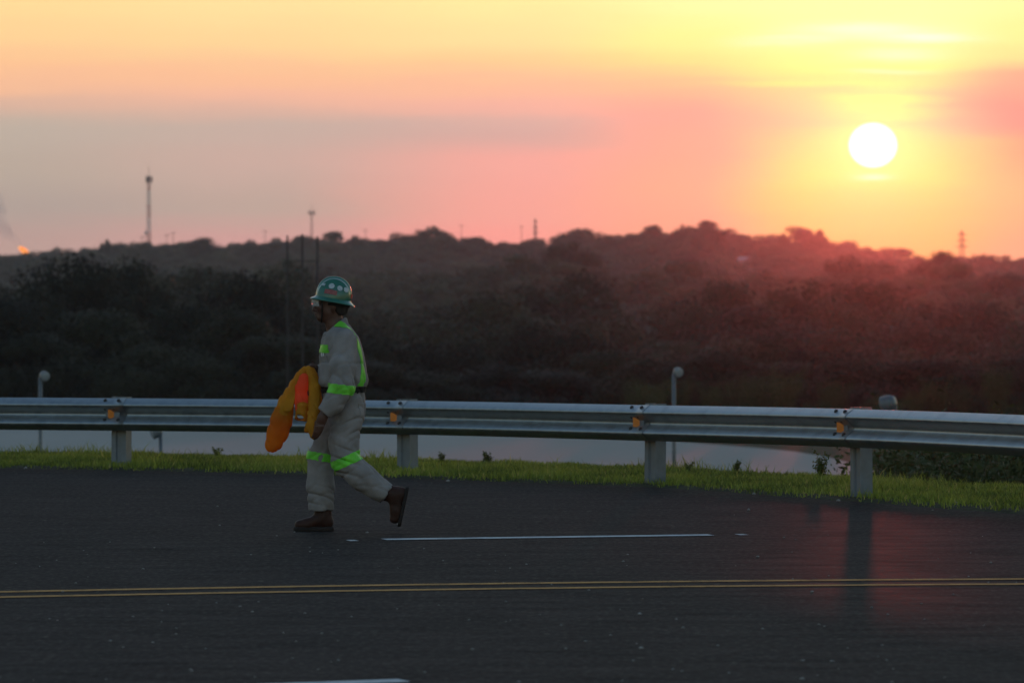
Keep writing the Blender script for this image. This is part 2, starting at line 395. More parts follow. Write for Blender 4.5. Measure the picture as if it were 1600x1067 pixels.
a_ = G(632, 1063.5); strip('white_lane_line', [a_, a_ + np.array([-1.2, -0.53]), a_ + np.array([-2.4, -1.06])], 0.15, M_WHITE_PAINT)

# lower concrete yard behind the verge, its far corner rounding off behind the grass
yard = [(-70, 58), (9.6, 58), (9.0, 85)] + [tuple(G(x, y, YARD_Z)) for x, y in ((1338, 727), (1330, 723), (1290, 713), (1240, 705), (1180, 699), (1100, 693), (1040, 688), (960, 680), (860, 668))] + [(-2, 157), (-70, 160)]
o = mesh('concrete_yard', [(x, y, YARD_Z) for x, y in yard], [tuple(range(len(yard)))], M_CONCRETE); tag(o, kind='structure')

# ------------------------------------------------------------------ guardrail
PX = np.array([(-16.6, 46.0), (-13.4, 46.2), (-10.2, 46.2), (-6.95, 45.9), (-3.74, 45.0), (-0.96, 43.4), (1.24, 40.9), (2.83, 38.1), (4.13, 35.15), (5.25, 32.15), (6.3, 29.1)])
RTOP = np.array([0.66, 0.66, 0.66, 0.663, 0.667, 0.678, 0.695, 0.728, 0.744, 0.75, 0.75])
def cr_spline(Pt, u):
    u = np.atleast_1d(u); i = np.clip(np.floor(u).astype(int), 0, len(Pt) - 2); t = (u - i)[:, None] if Pt.ndim > 1 else (u - i)
    g = lambda k: Pt[np.clip(k, 0, len(Pt) - 1)]
    p0, p1, p2, p3 = g(i - 1), g(i), g(i + 1), g(i + 2)
    return 0.5 * (2 * p1 + (p2 - p0) * t + (2 * p0 - 5 * p1 + 4 * p2 - p3) * t ** 2 + (3 * p1 - p0 - 3 * p2 + p3) * t ** 3)
def path(u):
    p = cr_spline(PX, u); t = cr_spline(PX, np.clip(np.asarray(u) + 0.01, 0, len(PX) - 1)) - cr_spline(PX, np.clip(np.asarray(u) - 0.01, 0, len(PX) - 1))
    t /= np.linalg.norm(t, axis=1)[:, None]; nrm = np.stack([t[:, 1], -t[:, 0]], 1)     # towards the road
    nrm[nrm[:, 1] > 0] *= -1
    return p, t, nrm
guard = empty('guardrail', (PX[5][0], PX[5][1], 0)); GI = Matrix.Translation(-guard.location)
tag(guard, 'galvanised steel guardrail curving along the grass verge, with orange reflectors', 'guardrail')
# W-beam cross-section: (towards road, height from centre)
def wprof():
    key = [(0.002, 0.1555), (0.010, 0.153), (0.058, 0.118), (0.076, 0.104), (0.083, 0.092), (0.083, 0.084), (0.075, 0.072), (0.030, 0.036), (0.010, 0.018), (0.004, 0.008)]
    return key + [(0.003, 0.0)] + [(u, -z) for u, z in key[::-1]]
PROF = wprof()
def rail_panel(i):
    us = np.linspace(i - 0.045, i + 1 + 0.045, 30); us = np.clip(us, 0, len(PX) - 1); p, t, nr = path(us); zt = cr_spline(RTOP, us)
    V = []; F = []; k = len(PROF); th = 0.004
    for j in range(len(us)):
        lap = 0.006 if us[j] > i + 0.93 else (-0.0 if us[j] > 0.1 + i else 0.0)
        for (u, z) in PROF:
            q = p[j] + nr[j] * (u + 0.155 + lap); V.append((q[0], q[1], zt[j] - 0.156 + z))
    base = len(V)
    for j in range(len(us)):
        lap = 0.006 if us[j] > i + 0.93 else 0.0
        for (u, z) in PROF:
            q = p[j] + nr[j] * (u + 0.155 - th + lap); V.append((q[0], q[1], zt[j] - 0.156 + z))
    for j in range(len(us) - 1):
        for m in range(k - 1):
            a = j * k + m; F.append((a, a + k, a + k + 1, a + 1)); b = base + a; F.append((b, b + 1, b + k + 1, b + k))
        for m in (0, k - 1):
            a = j * k + m; F.append((a, a + k, base + a + k, base + a))
    for j in (0, len(us) - 1):
        for m in range(k - 1):
            a = j * k + m; F.append((a, a + 1, base + a + 1, base + a))
    V = [GI @ Vector(v) for v in V]
    o = mesh('rail_panel', V, F, M_RAIL, guard, True)
    o.data.polygons.foreach_set('use_smooth', np.array([len(f) == 4 for f in F])); return o
for i in range(2, len(PX) - 2): rail_panel(i)
# post section (sigma channel), block, bolts, reflector are made once and copied
def extrude(poly, z0, z1):
    k = len(poly); V = [(x, y, z0) for x, y in poly] + [(x, y, z1) for x, y in poly]
    F = [(i, (i + 1) % k, k + (i + 1) % k, k + i) for i in range(k)]; F += [tuple(range(k))[::-1], tuple(range(k, 2 * k))]
    return V, F
th = 0.006
sig = [(-0.078, 0.06), (-0.078, -0.055), (-0.030, -0.055), (-0.022, -0.040), (0.022, -0.040), (0.030, -0.055), (0.078, -0.055), (0.078, 0.06), (0.072, 0.06), (0.072, -0.049), (0.033, -0.049), (0.025, -0.034), (-0.025, -0.034), (-0.033, -0.049), (-0.072, -0.049), (-0.072, 0.06)]
Vp, Fp = extrude(sig, -0.5, 1.0)
post_me = bpy.data.meshes.new('post'); post_me.from_pydata(Vp, [], Fp); post_me.materials.append(M_POST)
blk = MB(); blk.add(*extrude([(-0.075, -0.02), (0.075, -0.02), (0.075, 0.094), (0.055, 0.094), (0.055, 0.0), (-0.055, 0.0), (-0.055, 0.094), (-0.075, 0.094)], -0.13, 0.13))
blk_me = bpy.data.meshes.new('block'); blk_me.from_pydata(blk.V, [], blk.F); blk_me.materials.append(M_POST)
bm_ = MB(); bm_.lathe([(0.019, 0), (0.019, 0.003), (0.0155, 0.012), (0.008, 0.017)], (0, 0, 0), (0, 0, 1), 10)
bolt_me = bpy.data.meshes.new('bolt'); bolt_me.from_pydata(bm_.V, [], bm_.F); bolt_me.materials.append(M_BOLT)
rf = MB()   # folded orange marker plate: two vertical faces on a short foot
rf.add([(-0.033, 0.0, -0.044), (0.018, 0.052, -0.040), (0.018, 0.052, 0.040), (-0.033, 0.0, 0.044), (-0.037, 0.004, -0.044), (0.014, 0.056, -0.040), (0.014, 0.056, 0.040), (-0.037, 0.004, 0.044)], [(0, 1, 2, 3), (7, 6, 5, 4), (0, 4, 5, 1), (1, 5, 6, 2), (2, 6, 7, 3), (3, 7, 4, 0)])
rf_me = bpy.data.meshes.new('reflector'); rf_me.from_pydata(rf.V, [], rf.F); rf_me.materials.append(M_ORANGE)
rk = MB(); rk.box((0.012, 0.026, 0), (0.004, 0.046, 0.05)); rk.box((0.0, 0.003, 0), (0.04, 0.006, 0.02))
rk_me = bpy.data.meshes.new('bracket'); rk_me.from_pydata(rk.V, [], rk.F); rk_me.materials.append(M_DARK)
def gchild(me, name, Mx, parent=guard):
    o = bpy.data.objects.new(name, me); COL.objects.link(o); o.parent = parent
    o.matrix_local = Mx; return o
for i in range(2, len(PX) - 1):
    p, t, nr = path(np.array([float(i)])); p, t, nr = p[0], t[0], nr[0]; zt = float(cr_spline(RTOP, np.array([float(i)]))[0])
    B = Matrix(((t[0], -nr[0], 0), (t[1], -nr[1], 0), (0, 0, 1))).to_4x4()        # local x along rail, y away from road
    T = lambda x, y, z: GI @ Matrix.Translation((p[0], p[1], 0)) @ B @ Matrix.Translation((x, y, z))
    tilt = Matrix.Rotation(R([0.4, -0.8, 0.7, -0.5][i % 4]), 4, 'Y')
    po = gchild(post_me, 'post', T(0, 0.0, zt + 0.010 - 1.0) @ tilt)
    b = gchild(blk_me, 'block', T(0, -0.155, zt - 0.172)); 
    for bx in (-0.066, 0.076):
        for bu, bz, ang in ((0.040, 0.131, 52), (0.052, -0.054, 38)):
            gchild(bolt_me, 'bolt', T(bx, -0.155 - bu - 0.002, zt - 0.156 + bz) @ Matrix.Rotation(R(ang), 4, 'X'))
    for bx, bz in ((-0.066, 0.05), (0.03, 0.055)):
        gchild(bolt_me, 'bolt', T(bx, -0.155 - 0.046, zt - 0.156 + bz) @ Matrix.Rotation(R(128), 4, 'X') @ Matrix.Scale(0.7, 4))
    rfo = gchild(rf_me, 'reflector', T(-0.012, -0.155 - 0.006, zt - 0.156 + 0.006) @ Matrix.Rotation(R(180), 4, 'Z'))
    bk = gchild(rk_me, 'bracket', Matrix.Identity(4), rfo)

# ------------------------------------------------------------------ grass on the verge
def mk_grass():
    a = Mat('grass_blades'); a.set(Roughness=0.6, Specular_IOR_Level=0.25)
    at_ = a.n('ShaderNodeAttribute', attribute_name='tint')
    c = a.ramp(at_.outputs['Fac'], [(0.0, (0.042, 0.058, 0.012)), (0.45, (0.175, 0.215, 0.030)), (0.85, (0.33, 0.36, 0.055)), (1.0, (0.42, 0.34, 0.10))])
    a.color(c); a.translucent(c, 0.35); return a.m
M_GRASS = mk_grass()
def grass_blades(name, n, xr, fr, hr, wr, seed, thin=None):
    """blades at X in xr, fr = fraction across the verge (0 road edge .. 1 brow)"""
    g = np.random.default_rng(seed)
    x = g.uniform(xr[0], xr[1], n); f = g.uniform(fr[0], fr[1], n); 
    d = d_edge(x) + f * verge_w(x); 
    keep = np.abs((x) / d * FPX) < 1700
    if thin is not None: keep &= thin(x, d, f, g)
    x, d, f = x[keep], d[keep], f[keep]; n = len(x); z = terrain_z(x, d) - 0.01
    clump = 0.5 + 0.5 * np.sin(x * 3.1 + 1.7 * np.sin(d * 2.3)) * np.sin(d * 2.7 + 1.3 * np.sin(x * 1.9)); clump2 = 0.5 + 0.5 * np.sin(x * 11.0 + 2 * np.sin(d * 9)) * np.sin(d * 8.0)
    h = g.uniform(hr[0], hr[1], n) * (0.6 + 0.45 * clump + 0.35 * clump2) * np.clip(0.35 + f * 5, 0.35, 1)
    w = g.uniform(wr[0], wr[1], n); az = g.uniform(0, 2 * np.pi, n); lean = g.uniform(0.1, 0.75, n) * h; la = g.uniform(0, 2 * np.pi, n)
    ux, uy = np.cos(az) * w / 2, np.sin(az) * w / 2; lx, ly = np.cos(la) * lean, np.sin(la) * lean
    V = np.empty((n, 5, 3)); 
    V[:, 0] = np.stack([x - ux, d - uy, z], -1); V[:, 1] = np.stack([x + ux, d + uy, z], -1)
    V[:, 2] = np.stack([x + lx * .3 + ux * .8, d + ly * .3 + uy * .8, z + h * .58], -1); V[:, 3] = np.stack([x + lx * .3 - ux * .8, d + ly * .3 - uy * .8, z + h * .58], -1)
    V[:, 4] = np.stack([x + lx, d + ly, z + h], -1)
    b = (np.arange(n) * 5)[:, None]
    F = np.concatenate([b + np.array([[0, 1, 2]]), b + np.array([[0, 2, 3]]), b + np.array([[3, 2, 4]])])
    o = np_mesh(name, V.reshape(-1, 3), F, M_GRASS)
    tint = np.clip(-0.05 + 0.40 * clump + 0.50 * g.uniform(0, 1, n) + (g.uniform(0, 1, n) > 0.93) * 0.5, 0, 1)
    attr(o.data, 'tint', np.repeat(tint, 5)); return o
def thin_(x, d, f, g): return g.uniform(0, 1, len(x)) < np.clip((f - 0.02 - 0.05 * np.sin(x * 5.3 + np.sin(x * 13.0))) * 4, 0.03, 1)
o = grass_blades('grass', 34000, (-11.5, 8.0), (0.05, 1.2), (0.08, 0.15), (0.005, 0.010), 8, lambda x, d, f, g: (np.sin(x * 2.1 + 2 * np.sin(d * 1.7)) * np.sin(d * 2.9 + x) + g.normal(0, .35, len(x)) > .62)); tag(o, 'taller grass tufts scattered over the verge', 'grass', kind='stuff')
o = grass_blades('grass', 185000, (-11.5, 8.0), (0.015, 1.25), (0.028, 0.072), (0.006, 0.013), 3, thin_); tag(o, 'short green grass covering the verge under the guardrail', 'grass', kind='stuff')
# ------------------------------------------------------------------ trees
def mk_leaf(name, c1, c2, tr=0.06):
    a = Mat(name); a.set(Roughness=0.65, Specular_IOR_Level=0.15)
    oi = a.n('ShaderNodeObjectInfo'); at_ = a.n('ShaderNodeAttribute', attribute_name='tint')
    mm = a.n('ShaderNodeMath', operation='ADD'); m2 = a.n('ShaderNodeMath', operation='MULTIPLY'); a.l(oi.outputs['Random'], m2.inputs[0]); m2.inputs[1].default_value = 0.8
    a.l(m2.outputs[0], mm.inputs[0]); m3 = a.n('ShaderNodeMath', operation='MULTIPLY'); a.l(at_.outputs['Fac'], m3.inputs[0]); m3.inputs[1].default_value = 0.25; a.l(m3.outputs[0], mm.inputs[1])
    c = a.ramp(mm.outputs[0], [(0.0, c1), (0.6, tuple((x + y) / 2 for x, y in zip(c1, c2))), (1.0, c2)])
    a.color(c); a.translucent(c, tr); return a.m
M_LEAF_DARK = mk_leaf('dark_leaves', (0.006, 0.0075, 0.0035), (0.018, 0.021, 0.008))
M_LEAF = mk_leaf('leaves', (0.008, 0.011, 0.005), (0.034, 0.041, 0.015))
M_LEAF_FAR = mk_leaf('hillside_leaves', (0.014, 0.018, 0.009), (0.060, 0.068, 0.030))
M_BARK = simple('bark', (0.045, 0.036, 0.028), 0.9, 0, 0.4, 3)

def crown_mesh(name, seed, H, Wd, nl, nleaf, ls, mat, base=0.3, flat=0.75, spread=1.0):
    """leaf-sized faces over many uneven clumps; H height, Wd width; crown starts at base*H"""
    g = np.random.default_rng(seed); C = []; Rr = []
    zc0 = H * (base + 1) / 2; rz = H * (1 - base) / 2
    for k in range(nl):
        th = g.uniform(0, 2 * np.pi); u = g.uniform(-0.85, 1.0); r = np.sqrt(max(0, 1 - u * u)) * g.uniform(0.55, 0.95) * spread
        rad = Wd * g.uniform(0.13, 0.26) * (1.1 - 0.25 * max(u, 0))
        C.append((np.cos(th) * r * Wd / 2 * 0.82, np.sin(th) * r * Wd / 2 * 0.82, zc0 + u * (rz - rad * flat * 0.8))); Rr.append(rad)
    C = np.array(C); Rr = np.array(Rr)
    w = Rr ** 2; k = g.choice(nl, nleaf, p=w / w.sum())
    v = g.normal(size=(nleaf, 3)); v /= np.linalg.norm(v, axis=1)[:, None]
    rr = Rr[k] * g.uniform(0.35, 1.03, nleaf) ** 0.6
    lump = 1 + 0.22 * np.sin(v[:, 0] * 6 + k) * np.sin(v[:, 1] * 7 + 2 * k) 
    c = C[k] + v * (rr * lump)[:, None] * np.array([1, 1, flat])
    nrm = v + g.normal(size=(nleaf, 3)) * 0.30; nrm /= np.linalg.norm(nrm, axis=1)[:, None]
    a = g.normal(size=(nleaf, 3)); a -= nrm * (a * nrm).sum(1)[:, None]; a /= np.linalg.norm(a, axis=1)[:, None]; b = np.cross(nrm, a)
    s = ls * g.uniform(0.5, 1.25, nleaf)[:, None]
    V = np.stack([c - a * s, c + b * s * 0.55, c + a * s, c - b * s * 0.55], 1).reshape(-1, 3)
    F = np.arange(nleaf * 4).reshape(-1, 4)
    me_o = np_mesh(name, V, F, mat); me = me_o.data; bpy.data.objects.remove(me_o)
    attr(me, 'tint', np.repeat(np.clip(g.normal(0.5, 0.07, nleaf) + 0.30 * np.sin(k * 2.4), 0, 1), 4))
    return me, C, Rr
def trunk_mesh(name, C, H, Wd, seed, base):
    g = random.Random(seed); mb = MB(); lean = Vector((g.uniform(-.05, .05) * H, g.uniform(-.05, .05) * H, 0)); fork = Vector((lean.x, lean.y, H * (base + 0.12)))
    r0 = H * 0.022
    mb.tube([(0, 0, -0.6), (lean.x * .4, lean.y * .4, H * base * .5), fork], [r0 * 1.25, r0, r0 * .75], 7)
    idx = sorted(range(len(C)), key=lambda i: -Wd * 0 - C[i][2] + g.random() * H * .5)[:9]
    for i in idx:
        c = Vector(C[i]); m = fork.lerp(c, 0.5) + Vector((g.uniform(-.06, .06), g.uniform(-.06, .06), g.uniform(-.02, .06))) * H
        mb.tube([fork - Vector((0, 0, r0)), m, c], [r0 * .55, r0 * .32, r0 * .1], 5)
    me = bpy.data.meshes.new(name); me.from_pydata(mb.V, [], mb.F); me.materials.append(M_BARK); return me
def proto(seed, H, Wd, nl, nleaf, ls, mat, base, flat=0.75):
    cm, C, Rr = crown_mesh('crown', seed, H, Wd, nl, nleaf, ls, mat, base, flat); return cm, trunk_mesh('trunk', C, H, Wd, seed, base)
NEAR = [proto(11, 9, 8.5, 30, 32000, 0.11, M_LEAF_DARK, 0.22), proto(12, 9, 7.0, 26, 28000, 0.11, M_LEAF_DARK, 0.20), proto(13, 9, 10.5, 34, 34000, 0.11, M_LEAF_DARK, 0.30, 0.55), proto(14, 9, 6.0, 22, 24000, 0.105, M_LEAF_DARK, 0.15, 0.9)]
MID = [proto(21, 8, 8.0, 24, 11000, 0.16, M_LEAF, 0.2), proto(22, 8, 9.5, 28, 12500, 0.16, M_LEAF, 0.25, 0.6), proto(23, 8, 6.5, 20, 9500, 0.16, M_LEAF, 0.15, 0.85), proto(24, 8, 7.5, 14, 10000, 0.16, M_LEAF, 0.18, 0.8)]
def plant_tree(name, label, group, pr, loc, s, sz, rz):
    t = empty(name, loc, rz); t.scale = (s, s, sz); tag(t, label, 'tree', group)
    for nm, me in (('crown', pr[0]), ('trunk', pr[1])):
        o = bpy.data.objects.new(nm, me); COL.objects.link(o); o.parent = t
    return t
g = random.Random(5)
# dark trees at the back of the yard: (column, row of the top, distance, proto, width in photo pixels)
near_list = [(-60, 470, 190, 0, 300), (15, 462, 176, 1, 210), (62, 440, 186, 3, 150), (118, 402, 192, 2, 290), (196, 408, 198, 0, 210), (240, 445, 187, 2, 170), (150, 480, 178, 1, 240), (70, 520, 174, 0, 260), (290, 470, 184, 1, 200), (330, 456, 196, 3, 170), (392, 428, 190, 2, 210), (372, 480, 178, 0, 240), (450, 462, 194, 0, 230), (440, 520, 174, 1, 240), (520, 500, 186, 2, 260), (250, 540, 172, 2, 280), (585, 524, 182, 0, 230), (560, 560, 170, 1, 240), (645, 530, 190, 1, 200), (660, 580, 172, 2, 260), (720, 532, 186, 0, 200), (770, 520, 196, 3, 190), (840, 508, 190, 2, 280), (905, 520, 184, 0, 230), (770, 570, 174, 0, 260), (860, 575, 172, 1, 240), (935, 545, 178, 1, 190), (985, 580, 172, 0, 220)]
UNIQ = {(118, 402): 'tall spreading dark tree, highest of the clump near the gas flare', (196, 408): 'tall rounded dark tree just below the lattice mast', (392, 428): 'spreading dark tree rising left of the three timber poles', (840, 508): 'flat-topped dark tree, highest behind the rail between second and third posts', (240, 445): 'dark tree with a side lobe beside the tall rounded one', (330, 456): 'narrow dark tree between the tall clump and the timber poles', (520, 500): 'wide dark tree directly behind the worker'}
ZONES = ((280, 'dark tree in the tall clump behind the first post', 'dark trees behind the first post'), (520, 'dark tree around the foot of the three timber poles', 'dark trees round the timber poles'), (700, 'low dark tree behind the second post', 'dark trees behind the second post'), (5000, 'dark tree in the broad clump behind the rail before the third post', 'dark trees before the third post'))
for (px, py, d, k, wpx) in near_list:
    d = d; p = P(px, py, d); gz = float(terrain_z(p.x, d)) - 0.2; h = p.z - gz; w = wpx / FPX * d
    base_w = [8.5, 7.0, 10.5, 6.0][k] * 1.05
    lb = UNIQ.get((px, py)); gr = None
    if lb is None:
        lb, gr = next((a, b) for lim, a, b in ZONES if px < lim)
    plant_tree('tree', lb, gr, NEAR[k], (p.x, d, gz), w / base_w, h / 9.0, g.uniform(0, 6.28))
right_list = [(1045, 566, 186, 1, 170), (1095, 572, 178, 0, 200), (1150, 545, 192, 3, 160), (1205, 530, 196, 2, 230), (1265, 545, 188, 0, 200), (1225, 590, 172, 1, 240), (1330, 552, 190, 2, 230), (1400, 565, 184, 1, 200), (1330, 600, 170, 0, 250), (1465, 556, 196, 3, 170), (1500, 585, 182, 2, 260), (1440, 615, 168, 1, 240), (1570, 590, 188, 0, 230), (1590, 625, 168, 2, 260), (1650, 600, 180, 1, 240), (1110, 612, 166, 2, 250), (1010, 605, 168, 3, 180)]
for (px, py, d, k, wpx) in right_list:
    p = P(px, py, d); gz = float(terrain_z(p.x, d)) - 0.2; h = max(4.0, p.z - gz); w = wpx / FPX * d
    plant_tree('tree', 'low dark tree in the valley below the sun side of the hill', 'low dark trees on the sun side', NEAR[k], (p.x, d, gz), w / ([8.5, 7.0, 10.5, 6.0][k] * 1.05), h / 9.0, g.uniform(0, 6.28))
# the next belt: rounder, paler trees
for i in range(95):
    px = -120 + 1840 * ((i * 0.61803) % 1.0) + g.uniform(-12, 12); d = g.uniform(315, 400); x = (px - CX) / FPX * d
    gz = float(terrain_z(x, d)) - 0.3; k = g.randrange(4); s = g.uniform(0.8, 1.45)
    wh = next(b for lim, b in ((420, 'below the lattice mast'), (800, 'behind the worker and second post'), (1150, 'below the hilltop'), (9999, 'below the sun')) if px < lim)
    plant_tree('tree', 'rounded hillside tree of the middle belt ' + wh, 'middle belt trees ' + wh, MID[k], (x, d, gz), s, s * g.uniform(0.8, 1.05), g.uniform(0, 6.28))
# trees that stand out on the skyline
SKY = [(163, 369, 1225, 2, 22, 'small round tree poking above the ridge near the lattice mast'), (225, 377, 1200, 0, 70, 'broad tree at the foot of the tall lattice mast'), (318, 371, 1190, 1, 66, 'wide flat tree left of the gap in the ridge'), (652, 358, 1215, 0, 46, 'tall rounded tree where the ridge steps up'), (893, 376, 680, 0, 110, 'large dark tree rising in front of the ridge'), (1022, 351, 1215, 3, 40, 'tree on the top of the hill beside a domed one'), (1068, 350, 1215, 0, 48, 'domed tree on the very top of the hill'), (1222, 360, 1210, 2, 28, 'small tree on the hill shoulder beside the windswept one'), (1280, 359, 1205, 1, 34, 'open windswept tree on the hill shoulder below the sun'), (1470, 393, 680, 1, 95, 'broad tree on the low ridge beside the pylon'), (395, 374, 1195, 0, 60, 'tree right of the gap in the ridge'), (555, 368, 1210, 1, 30, 'arched open tree on the ridge behind the worker')]
for (px, py, d, k, wpx, lb) in SKY:
    p = P(px, py, d); gz = float(terrain_z(p.x, d)) - 0.5; h = max(3.0, p.z - gz); w = wpx / FPX * d
    plant_tree('tree', lb, None, MID[k], (p.x, d, gz), w / ([8.0, 9.5, 6.5, 7.5][k]), h / 8.0, g.uniform(0, 6.28))
# the far wood: nobody could count it
FARP = []
for k in range(5):
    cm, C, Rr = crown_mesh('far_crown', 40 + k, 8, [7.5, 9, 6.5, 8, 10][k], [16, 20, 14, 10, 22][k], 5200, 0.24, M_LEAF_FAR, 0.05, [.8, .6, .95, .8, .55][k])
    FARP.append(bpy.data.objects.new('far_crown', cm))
def house_d(px, py):
    dd = np.arange(1080, 1260, 2.0); return float(dd[np.argmin(np.abs(terrain_z((px - CX) / FPX * dd, dd) + 3.0 - (CAMH - (py - HY) / FPX * dd)))])
HOUSES = [(px, house_d(px, py)) for px, py in ((352, 399), (1176, 401), (1585, 421))]
def woodland(name, label, n, d0, d1, seed, smin, smax, zs_, outside=False):
    q = np.random.default_rng(seed); d = np.sqrt(q.uniform(d0 ** 2, d1 ** 2, n)); px = q.uniform(-260, 1860, n)
    if outside: px = np.where(q.uniform(size=n) < .5, q.uniform(-1900, -200, n), q.uniform(1800, 3500, n))
    x = (px - CX) / FPX * d
    z = terrain_z(x, d) - 0.4
    gap = (np.abs(px - 353) < 8) & (d > 1000); bare = (px < 130) & (d > 560) & (d < 1130) & (q.uniform(size=n) < 0.9)
    for hx, hd in HOUSES: bare = bare | ((np.abs(px - hx) < 26) & (d > hd - 70) & (d < hd + 8))
    keep = ~gap & ~bare; x, d, z, px = x[keep], d[keep], z[keep], px[keep]; n = len(x)
    me = bpy.data.meshes.new(name); me.vertices.add(n); me.vertices.foreach_set('co', np.stack([x, d, z], 1).astype(np.float32).ravel())
    s = q.uniform(smin, smax, n) * np.where(q.uniform(size=n) > 0.9, 1.25, 1.0)
    attr(me, 'sc', np.stack([s, s, s * q.uniform(0.85, 1.15, n) * zs_], 1).astype(np.float32), 'FLOAT_VECTOR')
    attr(me, 'rot', np.stack([0 * s, 0 * s, q.uniform(0, 6.28, n)], 1).astype(np.float32), 'FLOAT_VECTOR')
    attr(me, 'idx', q.integers(0, 5, n).astype(np.int32), 'INT')
    o = link(name, me); ng = bpy.data.node_groups.new(name, 'GeometryNodeTree')
    ng.interface.new_socket('Geometry', in_out='INPUT', socket_type='NodeSocketGeometry'); ng.interface.new_socket('Geometry', in_out='OUTPUT', socket_type='NodeSocketGeometry')
    nn = ng.nodes.new; gi = nn('NodeGroupInput'); go = nn('NodeGroupOutput'); ip = nn('GeometryNodeInstanceOnPoints'); g2 = nn('GeometryNodeGeometryToInstance')
    for f in reversed(FARP):
        oi = nn('GeometryNodeObjectInfo'); oi.inputs['Object'].default_value = f; ng.links.new(oi.outputs['Geometry'], g2.inputs[0])
    def na(nm, dt):
        a = nn('GeometryNodeInputNamedAttribute'); a.data_type = dt; a.inputs['Name'].default_value = nm; return a.outputs['Attribute']
    ng.links.new(gi.outputs[0], ip.inputs['Points']); ng.links.new(g2.outputs[0], ip.inputs['Instance'])
    ip.inputs['Pick Instance'].default_value = True
    ng.links.new(na('idx', 'INT'), ip.inputs['Instance Index']); ng.links.new(na('sc', 'FLOAT_VECTOR'), ip.inputs['Scale'])
    er = nn('FunctionNodeEulerToRotation'); ng.links.new(na('rot', 'FLOAT_VECTOR'), er.inputs[0]); ng.links.new(er.outputs[0], ip.inputs['Rotation'])
    ng.links.new(ip.outputs[0], go.inputs[0])
    m = o.modifiers.new('trees', 'NODES'); m.node_group = ng; tag(o, label, 'woodland', kind='stuff'); return o
woodland('woodland', 'thick low woodland filling the near hillside and valley', 560, 240, 640, 3, 0.8, 1.35, 0.72)
woodland('woodland', 'distant hazy woodland covering the ridge up to the skyline', 2500, 640, 1300, 4, 0.85, 1.5, 0.64)
woodland('woodland', 'woodland going on to both sides of the valley', 3000, 172, 1300, 6, 0.85, 1.5, 0.68, True)
